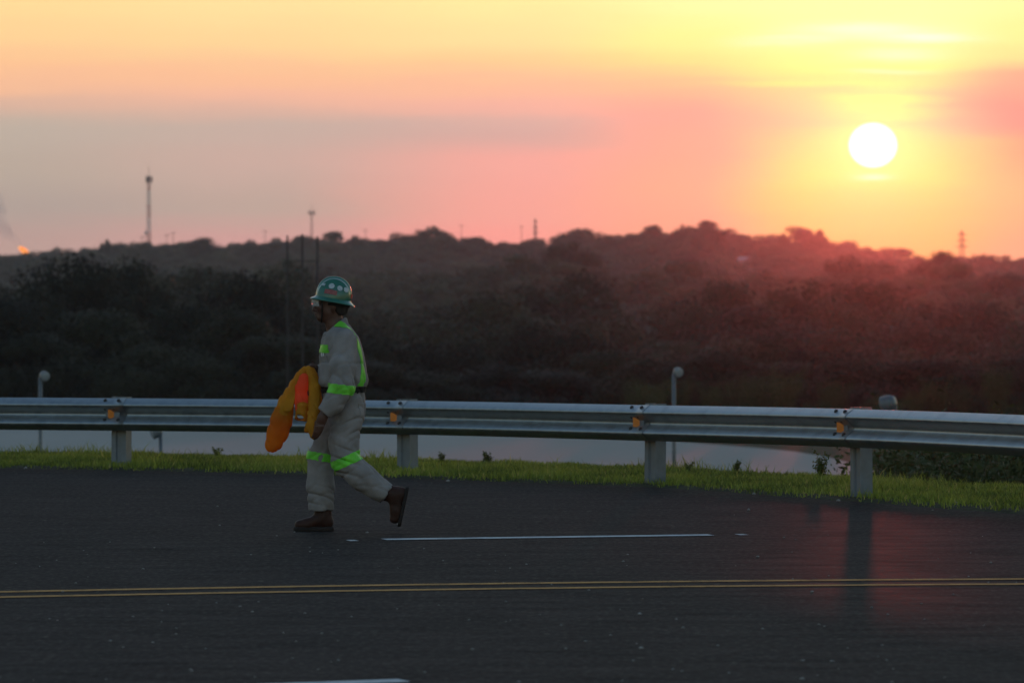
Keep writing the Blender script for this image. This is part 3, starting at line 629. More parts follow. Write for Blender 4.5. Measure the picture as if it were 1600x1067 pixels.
# ------------------------------------------------------------------ the walking worker
PD = 32.66; PSC = FPX / PD                                   # distance and photo pixels per metre at the worker
PX0, PY0 = 550.0, 831.0
def m(px, py, y=0.0): return np.array([(px - PX0) / PSC, y, (PY0 - py) / PSC])
class Field:
    """distance field on a grid, turned into one continuous smooth surface"""
    def __init__(s, lo, hi, h):
        s.lo = np.array(lo, float); s.h = h; s.n = np.ceil((np.array(hi) - s.lo) / h).astype(int) + 1
        s.f = np.full(s.n, 0.3, np.float32)
    def block(s, lo, hi):
        a = np.clip(np.floor((np.array(lo) - s.lo) / s.h).astype(int), 0, s.n - 1); b = np.clip(np.ceil((np.array(hi) - s.lo) / s.h).astype(int) + 1, 1, s.n)
        ax = [s.lo[i] + s.h * np.arange(a[i], b[i]) for i in range(3)]
        return tuple(slice(a[i], b[i]) for i in range(3)), np.meshgrid(*ax, indexing='ij')
    def union(s, sl, d, k):
        f = s.f[sl]; hh = np.clip(0.5 + 0.5 * (f - d) / k, 0, 1); s.f[sl] = f * (1 - hh) + d * hh - k * hh * (1 - hh)
    def cone(s, a, b, ra, rb, k=0.02, sy=1.0):
        a = np.array(a, float); b = np.array(b, float); r = max(ra, rb) * max(1, sy) + 0.09
        sl, (X, Y, Z) = s.block(np.minimum(a, b) - r, np.maximum(a, b) + r)
        d = b - a; L2 = (d * d).sum() + 1e-9
        t = np.clip(((X - a[0]) * d[0] + (Y - a[1]) * d[1] + (Z - a[2]) * d[2]) / L2, 0, 1)
        dy = (Y - a[1] - t * d[1]) / sy
        dist = np.sqrt((X - a[0] - t * d[0]) ** 2 + dy ** 2 + (Z - a[2] - t * d[2]) ** 2) - (ra + (rb - ra) * t)
        s.union(sl, dist, k); return s
    def chain(s, pts, rs, k=0.02, sy=1.0):
        for i in range(len(pts) - 1): s.cone(pts[i], pts[i + 1], rs[i], rs[i + 1], k, sy)
        return s
    def ell(s, c, r, k=0.02, ry=0.0):
        c = np.array(c); r = np.array(r); R_ = r.max() + 0.09; sl, (X, Y, Z) = s.block(c - R_, c + R_)
        x, z = X - c[0], Z - c[2]; ca, sa = math.cos(ry), math.sin(ry); x, z = x * ca - z * sa, x * sa + z * ca
        q = np.sqrt((x / r[0]) ** 2 + ((Y - c[1]) / r[1]) ** 2 + (z / r[2]) ** 2); s.union(sl, (q - 1) * r.min(), k); return s
    def loft(s, tab, k=0.03):
        """tab rows: photo row, front column, back column, half width in metres"""
        tab = np.array(sorted(tab, key=lambda r: -r[0]), float); z = (PY0 - tab[:, 0]) / PSC; xf = (tab[:, 1] - PX0) / PSC; xb = (tab[:, 2] - PX0) / PSC
        sl, (X, Y, Z) = s.block((xf.min() - .1, -tab[:, 3].max() - .1, z.min() - .1), (xb.max() + .1, tab[:, 3].max() + .1, z.max() + .1))
        cx = np.interp(Z, z, (xf + xb) / 2); a = np.interp(Z, z, (xb - xf) / 2); b = np.interp(Z, z, tab[:, 3])
        e = 2.4
        q = (np.abs((X - cx) / a) ** e + np.abs(Y / b) ** e) ** (1 / e); d = (q - 1) * np.minimum(a, b)
        d = np.maximum(d, np.maximum(z.min() - Z, Z - z.max())); s.union(sl, d, k); return s
    def grid(s): return np.meshgrid(*[s.lo[i] + s.h * np.arange(s.n[i]) for i in range(3)], indexing='ij')
    def surface(s):
        f = s.f; ins = f < 0; n = s.n
        acc = np.zeros(tuple(n - 1) + (3,), np.float32); cnt = np.zeros(tuple(n - 1), np.float32)
        quads = []
        for ax in range(3):
            A = [slice(None)] * 3; B = [slice(None)] * 3; A[ax] = slice(0, -1); B[ax] = slice(1, None)
            a, b = f[tuple(A)], f[tuple(B)]; cr = np.argwhere((a < 0) != (b < 0))
            if len(cr) == 0: continue
            va = a[tuple(cr.T)]; vb = b[tuple(cr.T)]; t = va / (va - vb); pos = cr.astype(np.float32); pos[:, ax] += t
            o1, o2 = [i for i in range(3) if i != ax]
            ok = np.ones(len(cr), bool); ids = []
            for (p, q) in ((-1, -1), (0, -1), (0, 0), (-1, 0)):
                c = cr.copy(); c[:, o1] += p; c[:, o2] += q
                good = (c >= 0).all(1) & (c < (n - 1)).all(1); ok &= good
                cc = np.clip(c, 0, n - 2); np.add.at(acc, tuple(cc[good].T), pos[good]); np.add.at(cnt, tuple(cc[good].T), 1)
                ids.append(np.ravel_multi_index(tuple(cc.T), tuple(n - 1)))
            q = np.stack(ids, 1)[ok]; flip = (va[ok] > 0) ^ (ax == 1); q[flip] = q[flip][:, ::-1]; quads.append(q)
        Q = np.concatenate(quads); used, inv = np.unique(Q.ravel(), return_inverse=True)
        V = acc.reshape(-1, 3)[used] / cnt.reshape(-1)[used][:, None] * s.h + s.lo
        F = inv.reshape(-1, 4)
        return V, F
def relax(V, F, it=2, lam=0.5):
    for _ in range(it):
        S = np.zeros_like(V); c = np.zeros(len(V))
        for i in range(4):
            for j in ((i + 1) % 4, (i + 3) % 4): np.add.at(S, F[:, i], V[F[:, j]]); np.add.at(c, F[:, i], 1)
        V = V + lam * (S / np.maximum(c, 1)[:, None] - V)
    return V
def vnormals(V, F):
    fn = np.cross(V[F[:, 2]] - V[F[:, 0]], V[F[:, 3]] - V[F[:, 1]]); N_ = np.zeros_like(V)
    for i in range(4): np.add.at(N_, F[:, i], fn)
    return N_ / (np.linalg.norm(N_, axis=1)[:, None] + 1e-12)
def patch(name, V, F, pred, off, mat, parent):
    c = V[F].mean(1); keep = pred(c); F2 = F[keep]; used, inv = np.unique(F2.ravel(), return_inverse=True); N_ = vnormals(V, F)
    F3 = inv.reshape(-1, 4); P1 = V[used] + N_[used] * off; P0 = V[used] - N_[used] * 0.002; nU = len(used)
    e = np.sort(np.concatenate([F3[:, [0, 1]], F3[:, [1, 2]], F3[:, [2, 3]], F3[:, [3, 0]]]), 1); ed, ct = np.unique(e, axis=0, return_counts=True); bd = ed[ct == 1]
    side = np.stack([bd[:, 0], bd[:, 1], bd[:, 1] + nU, bd[:, 0] + nU], 1)
    return np_mesh(name, np.concatenate([P1, P0]), np.concatenate([F3, side]), mat, parent, True)

def mk_cloth(name, c, var=0.12, tr=None, bumps=0.35, rough=0.85, sc=(9, 60)):
    a = Mat(name); a.set(Roughness=rough, Specular_IOR_Level=0.2)
    n1 = a.noise(sc=sc[0], detail=5); n2 = a.noise(sc=sc[1], detail=3)
    col = a.ramp(n1, [(0.3, tuple(v * (1 - var) for v in c)), (0.7, tuple(min(1, v * (1 + var)) for v in c))])
    a.color(col); a.bump(n2, bumps, 0.004)
    if tr: a.translucent(tr[0], tr[1])
    return a.m
M_COVER = mk_cloth('grey_coverall_cloth', (0.196, 0.184, 0.183), 0.2)
M_TAPE = mk_cloth('lime_reflective_tape', (0.12, 0.48, 0.04), 0.3, None, 0.15, 0.45)
M_BELT = mk_cloth('black_belt_webbing', (0.012, 0.011, 0.011), 0.2)
M_BOOT = mk_cloth('brown_boot_leather', (0.030, 0.012, 0.008), 0.4, None, 0.4, 0.6, (14, 80))
M_SOLE = mk_cloth('dark_boot_sole', (0.016, 0.013, 0.012), 0.2)
def mk_skin():
    a = Mat('brown_skin'); a.set(Roughness=0.5, Specular_IOR_Level=0.35)
    a.color(a.ramp(a.noise(sc=22, detail=4), [(0.3, (0.050, 0.021, 0.014)), (0.7, (0.085, 0.036, 0.024))])); a.bump(a.noise(sc=90), 0.2, 0.002); return a.m
M_SKIN = mk_skin()
M_HAIR = mk_cloth('dark_hair', (0.018, 0.015, 0.014), 0.3, None, 0.8, 0.7, (20, 120))

person = empty('person', (float((PX0 - CX) / FPX * PD), PD, 0.0))
tag(person, 'worker in grey coverall and green hard hat walking along the road', 'person')
# --- coverall
C_ = Field((-0.40, -0.42, 0.10), (0.36, 0.40, 1.56), 0.0062)
C_.loft([(503, 510, 541, .085), (510, 508, 547, .13), (518, 505.5, 553, .185), (526, 503.5, 559, .205), (535, 502.5, 562.5, .207), (547, 501, 566, .203), (560, 500, 569, .20), (578, 498, 572, .195), (592, 497, 574, .195), (600, 498.5, 573, .19), (606, 503, 570, .172), (613, 505.5, 569, .172), (622, 506, 570, .182), (640, 509, 569.5, .185), (656, 513, 568, .178), (668, 517, 563, .16)])
ARM = [m(540, 531, -.175), m(536.5, 572, -.225), m(536, 606, -.255), m(524, 628, -.262), m(511.5, 641, -.262)]
C_.chain(ARM, [.078, .083, .076, .066, .054], 0.03)
ARM_R = [m(536, 531, .175), m(530, 575, .225), m(524, 600, .23), m(508, 592, .15), m(498, 583, .075)]
C_.chain(ARM_R, [.076, .08, .072, .06, .05], 0.03)
LEG = [m(541, 648, -.09), m(538, 688, -.098), m(540.5, 722, -.10), m(566, 744, -.10), m(602.5, 769.5, -.10)]
C_.chain(LEG, [.108, .100, .094, .093, .072], 0.022)
LEG_R = [m(536, 648, .09), m(512, 690, .098), m(500, 715, .10), m(500, 760, .10), m(501, 795, .10)]
C_.chain(LEG_R, [.104, .092, .087, .092, .084], 0.022)
X, Y, Z = C_.grid()
# open ends: neck line, cuffs, trouser hems are cut flat
def cut(F_, X, Y, Z, p, nrm, rad):
    nrm = np.array(nrm, float); nrm /= np.linalg.norm(nrm); d = (X - p[0]) * nrm[0] + (Y - p[1]) * nrm[1] + (Z - p[2]) * nrm[2]
    near = (X - p[0]) ** 2 + (Y - p[1]) ** 2 + (Z - p[2]) ** 2 < rad * rad
    F_.f = np.where(near, np.maximum(F_.f, d), F_.f).astype(np.float32)
cut(C_, X, Y, Z, m(539, 496.5), (-35, 0, 37), 0.40)
cut(C_, X, Y, Z, m(509, 644, -.262), m(509, 644) - m(521, 631), .13)
cut(C_, X, Y, Z, m(604, 771, -.10), m(604, 771) - m(570, 747), .16)
cut(C_, X, Y, Z, m(501, 798, .10), (0, 0, -1), .14)
# cloth folds: drape lines plus crush folds at elbow, knee, waist and hem
def fold(X, Y, Z, fx, fy, fz, ph, wz):
    q = np.sin(.5 * (fx * X + fy * Y + fz * Z + ph + 1.6 * np.sin(wz * Z + 9 * X + ph) + 1.1 * np.sin(17 * Y + 11 * X)))
    return 1.6 * np.exp(-(q / .33) ** 2) - .55                       # sharp creases between soft puffs
w_knee = np.exp(-((X - m(540, 0)[0]) ** 2 + (Z - m(0, 720)[2]) ** 2) / 0.012); w_elb = np.exp(-((X - m(538, 0)[0]) ** 2 + (Z - m(0, 612)[2]) ** 2 + (Y + .25) ** 2) / 0.010)
w_hem = np.exp(-((Z - m(0, 775)[2]) ** 2) / 0.004); w_wst = np.exp(-((Z - m(0, 597)[2]) ** 2) / 0.0016); w_seat = np.exp(-((X - m(555, 0)[0]) ** 2 + (Z - m(0, 662)[2]) ** 2) / 0.006)
disp = 0.0052 * fold(X, Y, Z, 22, 30, 16, 0.3, 12) + 0.0032 * fold(X, Y, Z, -40, 25, 36, 1.9, 25)
disp += 0.011 * w_knee * fold(X, Y, Z, 30, 12, 70, 0.8, 9) + 0.010 * w_elb * fold(X, Y, Z, -35, 10, 75, 2.2, 8) + 0.009 * w_hem * fold(X, Y, Z, 18, 20, 85, 1.1, 6) + 0.008 * w_wst * fold(X, Y, Z, 45, 60, 20, .4, 6) + 0.012 * w_seat * fold(X, Y, Z, -25, 10, 60, .1, 7)
C_.f += disp.astype(np.float32)
CV, CF = C_.surface(); CV = relax(CV, CF, 2); 
cover = np_mesh('coverall', CV, CF, M_COVER, person, True)
px_ = lambda c: c[:, 0] * PSC + PX0
py_ = lambda c: PY0 - c[:, 2] * PSC
def seg_d(c, a, b):
    d = b - a; t = np.clip(((c - a) @ d) / (d @ d), 0, 1); return np.linalg.norm(c - a - t[:, None] * d, axis=1)
patch('reflective_band', CV, CF, lambda c: (np.minimum(seg_d(c, ARM[1], ARM[2]), seg_d(c, ARM[2], ARM[3])) < .115) & (c[:, 1] < -.14) & (np.abs(py_(c) - 607 - (px_(c) - 535) * .12) < 7.2), 0.004, M_TAPE, person)
patch('reflective_band', CV, CF, lambda c: (c[:, 1] < -.002) & (np.abs((py_(c) - 720) * .914 + (px_(c) - 540) * .406) < 7.5) & (px_(c) < 570) & (py_(c) > 690), 0.004, M_TAPE, person)
patch('reflective_band', CV, CF, lambda c: (c[:, 1] > .004) & (np.abs(py_(c) - 713.5 - (px_(c) - 497) * .16) < 6.2) & (px_(c) < 530), 0.004, M_TAPE, person)
for sy in (-1, 1):
    patch('shoulder_strip', CV, CF, lambda c: (np.abs(c[:, 1] * sy - .118 - .012 * np.sin(c[:, 2] * 20)) < .027) & (px_(c) > 524) & (py_(c) < 602) & (px_(c) > 524 + (py_(c) - 516) * .42) & (py_(c) < 604), 0.004, M_TAPE, person)
patch('chest_band', CV, CF, lambda c: (np.abs(py_(c) - 544.5) < 6.3) & (px_(c) < 517) & (np.abs(c[:, 1]) < .185) & (np.abs(c[:, 1]) > .015), 0.004, M_TAPE, person)
patch('belt', CV, CF, lambda c: (np.abs(py_(c) - 608.5) < 4.6) & (np.abs(c[:, 1]) < .20) & ((seg_d(c, ARM[1], ARM[2]) > .10) | (c[:, 1] > -.165)) & ((seg_d(c, ARM_R[1], ARM_R[2]) > .10) | (c[:, 1] < .165)), 0.007, M_BELT, person)
# collar leaves: a folded band of cloth round the neck opening
col_f = Field((-0.30, -0.16, 1.28), (0.02, 0.16, 1.56), 0.0045)
ring = []
for k in range(33):
    a = 2 * math.pi * k / 32; u = math.cos(a); v = math.sin(a)
    ring.append(m(523 - 16.5 * u + (3 * u if u > 0 else 0), 512.5 + 13 * u, v * .082))
for k in range(32): col_f.cone(ring[k], ring[k + 1], .0125, .0125, .01); col_f.cone(ring[k] + np.array([.006, 0, -.022]), ring[k + 1] + np.array([.006, 0, -.022]), .013, .013, .01)
for sy in (-1, 1): col_f.chain([m(509, 522, sy * .055), m(504.5, 530, sy * .05)], [.016, .008], .015)
v_, f_ = col_f.surface(); np_mesh('collar', relax(v_, f_, 1), f_, M_COVER, cover, True)
# chest pocket flap with a pen on the near side
pen = MB(); pen.tube([m(503.5, 548, -.115), m(504.5, 557, -.135)], .0045, 6); pen.tube([m(506.5, 549, -.14), m(507, 556, -.155)], .004, 6)
pen.build('pocket_pen', simple('pale_plastic', (.45, .45, .45), .4), cover)
patch('pocket_flap', CV, CF, lambda c: (np.abs(py_(c) - 560) < 5) & (px_(c) < 515) & (c[:, 1] < -.04) & (c[:, 1] > -.17), 0.003, M_COVER, cover)
patch('back_pocket', CV, CF, lambda c: (np.abs(py_(c) - 640) < 11) & (px_(c) > 551) & (c[:, 1] < -.02) & (c[:, 1] > -.15), 0.005, M_COVER, cover)
patch('side_pocket', CV, CF, lambda c: (np.abs((px_(c) - 531) * .9 + (py_(c) - 638) * .3) < 2.2) & (np.abs(py_(c) - 638) < 15) & (c[:, 1] < -.08) & (seg_d(c, ARM[2], ARM[4]) > .09), 0.006, M_COVER, cover)
# --- body: one continuous skin surface from head to feet, hands included
B_ = Field((-0.44, -0.36, 0.03), (0.38, 0.32, 1.76), 0.0048)
B_.ell(m(521.5, 466), (.098, .076, .108), .02).ell(m(508.5, 484), (.060, .056, .082), .03, 0.12).ell(m(500.5, 497.5), (.026, .034, .024), .02)
B_.cone(m(495.5, 470), m(490.6, 484), .010, .0135, .012).cone(m(494, 485.5, -.010), m(494, 485.5, .010), .010, .010, .008)
B_.cone(m(495, 465, -.035), m(495, 465, .035), .014, .014, .015)
B_.cone(m(493.8, 490.3, -.016), m(493.8, 490.3, .016), .0085, .0085, .006).cone(m(494.6, 494.0, -.014), m(494.6, 494.0, .014), .009, .009, .006)
for sy in (-1, 1):
    B_.ell(m(500, 481, sy * .040), (.022, .018, .026), .015)
    B_.ell(m(521, 478, sy * .079), (.021, .011, .033), .008, -.15)
B_.chain([m(519, 490), m(524, 510), m(530, 530)], [.064, .058, .066], .03)
B_.loft([(520, 514, 548, .13), (530, 512, 553, .17), (560, 510, 560, .165), (600, 512, 562, .14), (640, 515, 562, .15), (665, 520, 558, .14)])
B_.chain([ARM[0], ARM[2], m(511, 641, -.262)], [.05, .045, .028], .02); B_.chain([ARM_R[0], ARM_R[2], m(497, 582, .07)], [.05, .045, .028], .02)
B_.chain([LEG[0], LEG[2], LEG[4], m(618, 772, -.10)], [.08, .06, .045, .03], .02); B_.chain([LEG_R[0], LEG_R[2], m(503, 800, .10), m(503, 815, .10), m(475, 822, .10)], [.08, .06, .045, .035, .025], .02)
# near hand hangs and closes on the cloth
HY_ = -.262
B_.chain([m(510, 643, HY_), m(506, 653, HY_ + .004)], [.030, .034], .015, 0.8); B_.cone(m(506, 651, HY_), m(502.5, 663, HY_ + .012), .034, .032, .015, .62)
for q, (dx, ln) in enumerate(((-5.6, .92), (-1.8, 1.05), (2.0, 1.0), (5.4, .8))):
    b0 = m(502 + dx, 664, HY_ - .004); b1 = m(499.2 + dx * .9, 664 + 10 * ln, HY_ + .004); b2 = m(496.4 + dx * .85, 664 + 17 * ln, HY_ + .022); b3 = m(494.6 + dx * .8, 664 + 19.5 * ln, HY_ + .042)
    B_.chain([b0, b1, b2, b3], [.0105, .0098, .0088, .0075], .003)
B_.chain([m(501.5, 652, HY_ + .012), m(496.5, 659, HY_ + .026), m(494.5, 667, HY_ + .036), m(494.5, 673, HY_ + .042)], [.013, .0115, .010, .008], .005)
# far hand grips the top of the bundle
B_.chain([m(497, 582, .07), m(491.5, 579.5, .03)], [.030, .034], .015); B_.cone(m(492.5, 579.5, .035), m(488.5, 577, -.005), .030, .028, .012)
for q, (dz, ln) in enumerate(((0, 1.0), (5.0, 1.05), (10, 1.0), (14, .85))):
    b0 = m(490.5 - .3 * q, 572 + dz, -.015 + .001 * q); b1 = m(484.8, 572 + dz, -.032); b2 = m(481.2, 574 + dz * .95, -.022); b3 = m(481.0, 576 + dz * .95, -.004)
    B_.chain([b0, b1, b2, b3], [.0108, .0100, .0090, .0078], .003)
B_.chain([m(494, 573, .03), m(488.5, 570, .012), m(484, 570.5, .0)], [.0125, .0112, .009], .005)
v_, f_ = B_.surface(); body = np_mesh('body', relax(v_, f_, 1, .4), f_, M_SKIN, person, True)
eye_m = simple('eye_white', (.55, .52, .5), .25); 
for sy in (-1, 1):
    e = MB(); e.lathe([(0.002, 0), (.008, .002), (.011, .007), (.0115, .011)], m(495.6, 473.5, sy * .031) + np.array([-.0065, 0, 0]), (1, 0, 0), 12); e.build('eye', eye_m, body, True)
# hair below the hat
Hf = Field((-.24, -.11, 1.50), (.02, .11, 1.72), .005); Hf.ell(m(527.5, 472.5), (.088, .083, .088), .02).ell(m(532, 487), (.045, .066, .045), .02)
X, Y, Z = Hf.grid(); Hf.f = np.maximum(Hf.f, (m(519, 0)[0] - X) + .35 * (Z - m(0, 478)[2])).astype(np.float32); Hf.f = np.maximum(Hf.f, Z - m(0, 462)[2]).astype(np.float32)
Hf.f += (.003 * np.sin(90 * X + 40 * Z) * np.sin(110 * Y)).astype(np.float32)
v_, f_ = Hf.surface(); np_mesh('hair', relax(v_, f_, 1), f_, M_HAIR, person, True)
# --- boots
def boot(fn, parent_name='boot'):
    f = Field(*fn['box'], .0055); 
    for a, b, ra, rb, sy in fn['c']: f.cone(a, b, ra, rb, .02, sy)
    if 'cut' in fn:
        X, Y, Z = f.grid(); cut(f, X, Y, Z, fn['cut'][0], fn['cut'][1], .4)
    X, Y, Z = f.grid(); f.f += (.0018 * np.sin(60 * X + 30 * Z) * np.sin(70 * Y + 45 * Z)).astype(np.float32)
    v, q = f.surface(); bo = np_mesh('boot', relax(v, q, 1), q, M_BOOT, person, True)
    f = Field(*fn['box'], .0045)
    for a, b, ra, rb, sy in fn['s']: f.cone(a, b, ra, rb, .012, sy)
    for pc, nc in fn['scut']:
        X, Y, Z = f.grid(); cut(f, X, Y, Z, pc, nc, .5)
    v, q = f.surface(); np_mesh('sole', relax(v, q, 1, .3), q, M_SOLE, bo, True)
ry_ = .10
boot(dict(box=((-.47, -.02, -.03), (-.08, .22, .24)), c=[(m(504, 790, ry_), m(504, 812, ry_), .062, .058, .85), (m(504, 812, ry_), m(511, 817, ry_), .052, .042, .85), (m(500, 812, ry_), m(480, 820, ry_), .052, .040, 1.0), (m(480, 820, ry_), m(468, 821.5, ry_), .040, .040, 1.12)], cut=(m(504, 825.5, ry_), (0, 0, -1)),
     s=[(m(511.5, 828, ry_), m(494, 828, ry_), .043, .040, 1.0), (m(494, 828, ry_), m(467.5, 828, ry_), .040, .046, 1.08)], scut=[(m(500, 831, ry_), (0, 0, -1)), (m(500, 823.6, ry_), (0, 0, 1))]))
ly_ = -.10; dn = m(621, 820) - m(633, 764); dn /= np.linalg.norm(dn); sn = np.array([-dn[2], 0, dn[0]]); sn = sn if sn[0] > 0 else -sn
boot(dict(box=((.17, -.22, -.02), (.46, .02, .42)), c=[(m(600, 768, ly_), m(616, 771, ly_), .060, .056, .85), (m(616, 771, ly_), m(628, 770, ly_), .054, .045, .85), (m(618, 774, ly_), m(620, 795, ly_), .056, .042, 1.0), (m(620, 795, ly_), m(617.5, 809, ly_), .040, .036, 1.15)], cut=(m(633.5, 768, ly_), sn),
     s=[(m(637, 768, ly_), m(630, 788, ly_), .040, .038, 1.0), (m(630, 788, ly_), m(623, 813, ly_), .038, .040, 1.1)], scut=[(m(638.5, 768, ly_), sn), (m(633.2, 767, ly_), -sn)]))
# --- hard hat
def mk_hat():
    a = Mat('green_hard_hat_plastic'); a.set(Roughness=0.26, Specular_IOR_Level=0.6)
    a.color(a.ramp(a.noise(sc=18, detail=6), [(0.3, (0.004, 0.082, 0.055)), (0.7, (0.007, 0.108, 0.072))])); a.bump(a.noise(sc=70), 0.05, .002); return a.m
M_HAT = mk_hat()
hat = empty('hard_hat', tuple(m(520.5, 467.0))); hat.parent = person; hat.rotation_euler = (0, R(10.0), 0)
HA, HB, HH = .124, .108, .148
def dome_pt(u, v, off=0.0):
    """u azimuth (0 = front, -x), v 0 rim .. 1 top"""
    ang = v * math.pi / 2; r = math.cos(ang) ** 0.92; z = math.sin(ang) ** 0.96
    x = -math.cos(u) * r * HA; y = -math.sin(u) * r * HB; zz = z * HH
    ridge = 0.009 * math.exp(-(y / .020) ** 4) * min(1, v * 2.4) + .004 * math.exp(-((abs(y) - .052) / .008) ** 2) * min(1, v * 3) * (v < .9)
    p = Vector((x, y, zz)); nrm = Vector((x / HA ** 2, y / HB ** 2, zz / HH ** 2)).normalized()
    return p + nrm * (ridge + off), nrm
mb = MB(); nu, nv = 72, 26; V = []; F = []
for j in range(nv + 1):
    for i in range(nu): V.append(dome_pt(2 * math.pi * i / nu, j / nv * .995)[0])
for j in range(nv):
    for i in range(nu): F.append((j * nu + i, j * nu + (i + 1) % nu, (j + 1) * nu + (i + 1) % nu, (j + 1) * nu + i))
F.append(tuple(nv * nu + i for i in range(nu))); mb.add(V, F)
shell = mb.build('shell', M_HAT, hat, True)
mb = MB(); V = []; F = []; rings = [(1.0, .004, 0), (1.035, -.002, .2), (1.15, -.010, .6), (1.27, -.019, 1), (1.285, -.0235, 1), (1.27, -.0245, 1), (1.14, -.016, .6), (1.02, -.008, .1), (.97, -.008, 0)]
for (k, z, e) in rings:
    for i in range(nu):
        u = 2 * math.pi * i / nu; fr = math.cos(u); kk = 1 + (k - 1) * (1.0 + .02 * fr) if k > 1 else k
        side = abs(math.sin(u)); V.append((-math.cos(u) * HA * kk, -math.sin(u) * HB * (1 + (kk - 1) * .95), z - .006 * (1 - side) * e * (0.2 if fr > 0 else 1.2)))
nr_ = len(rings)
for j in range(nr_ - 1):
    for i in range(nu): F.append((j * nu + i, (j + 1) * nu + i, (j + 1) * nu + (i + 1) % nu, j * nu + (i + 1) % nu))
mb.add(V, F); mb.build('brim', M_HAT, hat, True)
def to_uv(px, py):
    """dome azimuth and height under a photo point on the near side"""
    best = None; Mi = Matrix.Rotation(R(10.0), 3, 'Y'); o = m(520.5, 467.0)
    for i in range(1, 90):
        for j in range(0, 60):
            u = math.pi * i / 90; v = j / 60; q = Mi @ dome_pt(u, v)[0]; X = o + np.array(q); e = (X[0] * PSC + PX0 - px) ** 2 + (PY0 - X[2] * PSC - py) ** 2
            if best is None or e < best[0]: best = (e, u, v)
    return best[1], best[2]
def sticker(name, px, py, rx, rz, mat, rect=False):
    u0, v0 = to_uv(px, py); c, n_ = dome_pt(u0, v0); t1 = Vector((0, 0, 1)).cross(n_).normalized(); t2 = n_.cross(t1); V = []; F = []; K = 10; M_ = 24
    def proj(a, b):
        q = c + t1 * a + t2 * b
        for _ in range(4):
            k = math.sqrt((q.x / HA) ** 2 + (q.y / HB) ** 2 + (max(q.z, 0) / HH) ** 2); q = Vector((q.x / k, q.y / k, q.z / k))
        n2 = Vector((q.x / HA ** 2, q.y / HB ** 2, q.z / HH ** 2)).normalized(); return q + n2 * .0062
    if rect:
        for j in range(K + 1):
            for i in range(K + 1): V.append(proj((i / K * 2 - 1) * rx, (j / K * 2 - 1) * rz))
        F = [(j * (K + 1) + i, j * (K + 1) + i + 1, (j + 1) * (K + 1) + i + 1, (j + 1) * (K + 1) + i) for j in range(K) for i in range(K)]
    else:
        for j in range(5):
            for i in range(M_): V.append(proj(math.cos(2 * math.pi * i / M_) * rx * (j + .02) / 4, math.sin(2 * math.pi * i / M_) * rz * (j + .02) / 4))
        F = [(j * M_ + i, j * M_ + (i + 1) % M_, (j + 1) * M_ + (i + 1) % M_, (j + 1) * M_ + i) for j in range(4) for i in range(M_)]
    o = mesh(name, V, F, mat, hat, True); return o
def mk_st(name, c, c2, sc):
    a = Mat(name); a.set(Roughness=.4); a.color(a.ramp(a.noise(sc=sc, detail=3), [(0.42, c), (0.58, c2)])); return a.m
M_RND = mk_st('pale_round_sticker', (.24, .30, .33), (.38, .43, .45), 90); M_REDL = mk_st('red_sticker', (.16, .014, .012), (.22, .05, .04), 70)
sticker('round_sticker', 519.4, 447, .0205, .0205, M_RND); sticker('round_sticker', 531.6, 450.5, .019, .019, M_RND); sticker('round_sticker', 541, 453.5, .019, .019, M_RND); sticker('worn_sticker', 506.5, 445, .014, .009, M_RND, True)
sticker('red_label', 518, 456.3, .046, .016, M_REDL, True)
# flat print on the stickers: small printed lines too small to read in the photograph
tl = MB(); tl.box((0, 0, 0), (.018, .034, .030)); tl.build('rear_light', simple('red_plastic', (.45, .03, .02), .3), hat).location = (HA * .965, 0, .038)
st = MB(); st.tube([m(504, 464, -.082), m(504.2, 480, -.074), m(503.6, 494, -.054), m(502.4, 503.2, -.02), m(502.2, 504, 0), m(502.4, 503.2, .02), m(503.6, 494, .054), m(504.2, 480, .074), m(504, 464, .082)], .0055, 6); st.build('chin_strap', M_BELT, person, True)
hb = MB(); V = []; F = []
for j, z in enumerate((470.5, 478)):
    for i in range(25):
        a = -math.pi * .62 + i / 24 * math.pi * 1.24; V.append(m(522 + 23.5 * math.cos(a), z + 3 * math.cos(a), math.sin(a) * .092))
for i in range(24): F.append((i, i + 1, 26 + i, 25 + i))
hb.add(V, F); nb = hb.build('hat_nape_band', M_BELT, person, True); sm = nb.modifiers.new('t', 'SOLIDIFY'); sm.thickness = .005
# safety glasses
def mk_lens():
    a = Mat('clear_lens'); a.set(Roughness=0.08, Base_Color=(.75, .78, .8)); tr = a.n('ShaderNodeBsdfTransparent'); tr.inputs[0].default_value = (.80, .82, .83, 1); mx = a.n('ShaderNodeMixShader'); mx.inputs[0].default_value = .78
    a.l(a.b.outputs[0], mx.inputs[1]); a.l(tr.outputs[0], mx.inputs[2]); a.l(mx.outputs[0], a.o.inputs[0]); return a.m
gls = empty('safety_glasses', tuple(m(496, 472))); gls.parent = person
V = []; F = []; nA = 29
for j in range(7):
    for i in range(nA):
        a = -1.25 + 2.5 * i / (nA - 1); v = j / 6; nose = .010 * math.exp(-(math.sin(a) * .08 / .014) ** 2) * (1 - v)
        V.append((m(505.5, 0)[0] - math.cos(a) * .078 - m(496, 0)[0] - .004 * math.sin(v * math.pi), math.sin(a) * .076, -.030 + nose * 1.2 + v * (.052 - nose * 1.2)))
for j in range(6):
    for i in range(nA - 1): F.append((j * nA + i, j * nA + i + 1, (j + 1) * nA + i + 1, (j + 1) * nA + i))
ln = mesh('lens', V, F, mk_lens(), gls, True); sm = ln.modifiers.new('t', 'SOLIDIFY'); sm.thickness = .0025
for sy in (-1, 1):
    t_ = MB(); t_.tube([(.014, sy * .072, .016), (.06, sy * .083, .016), (.115, sy * .086, .008), (.132, sy * .084, -.010)], .004, 6); t_.build('temple_arm', M_DARK, gls, True)

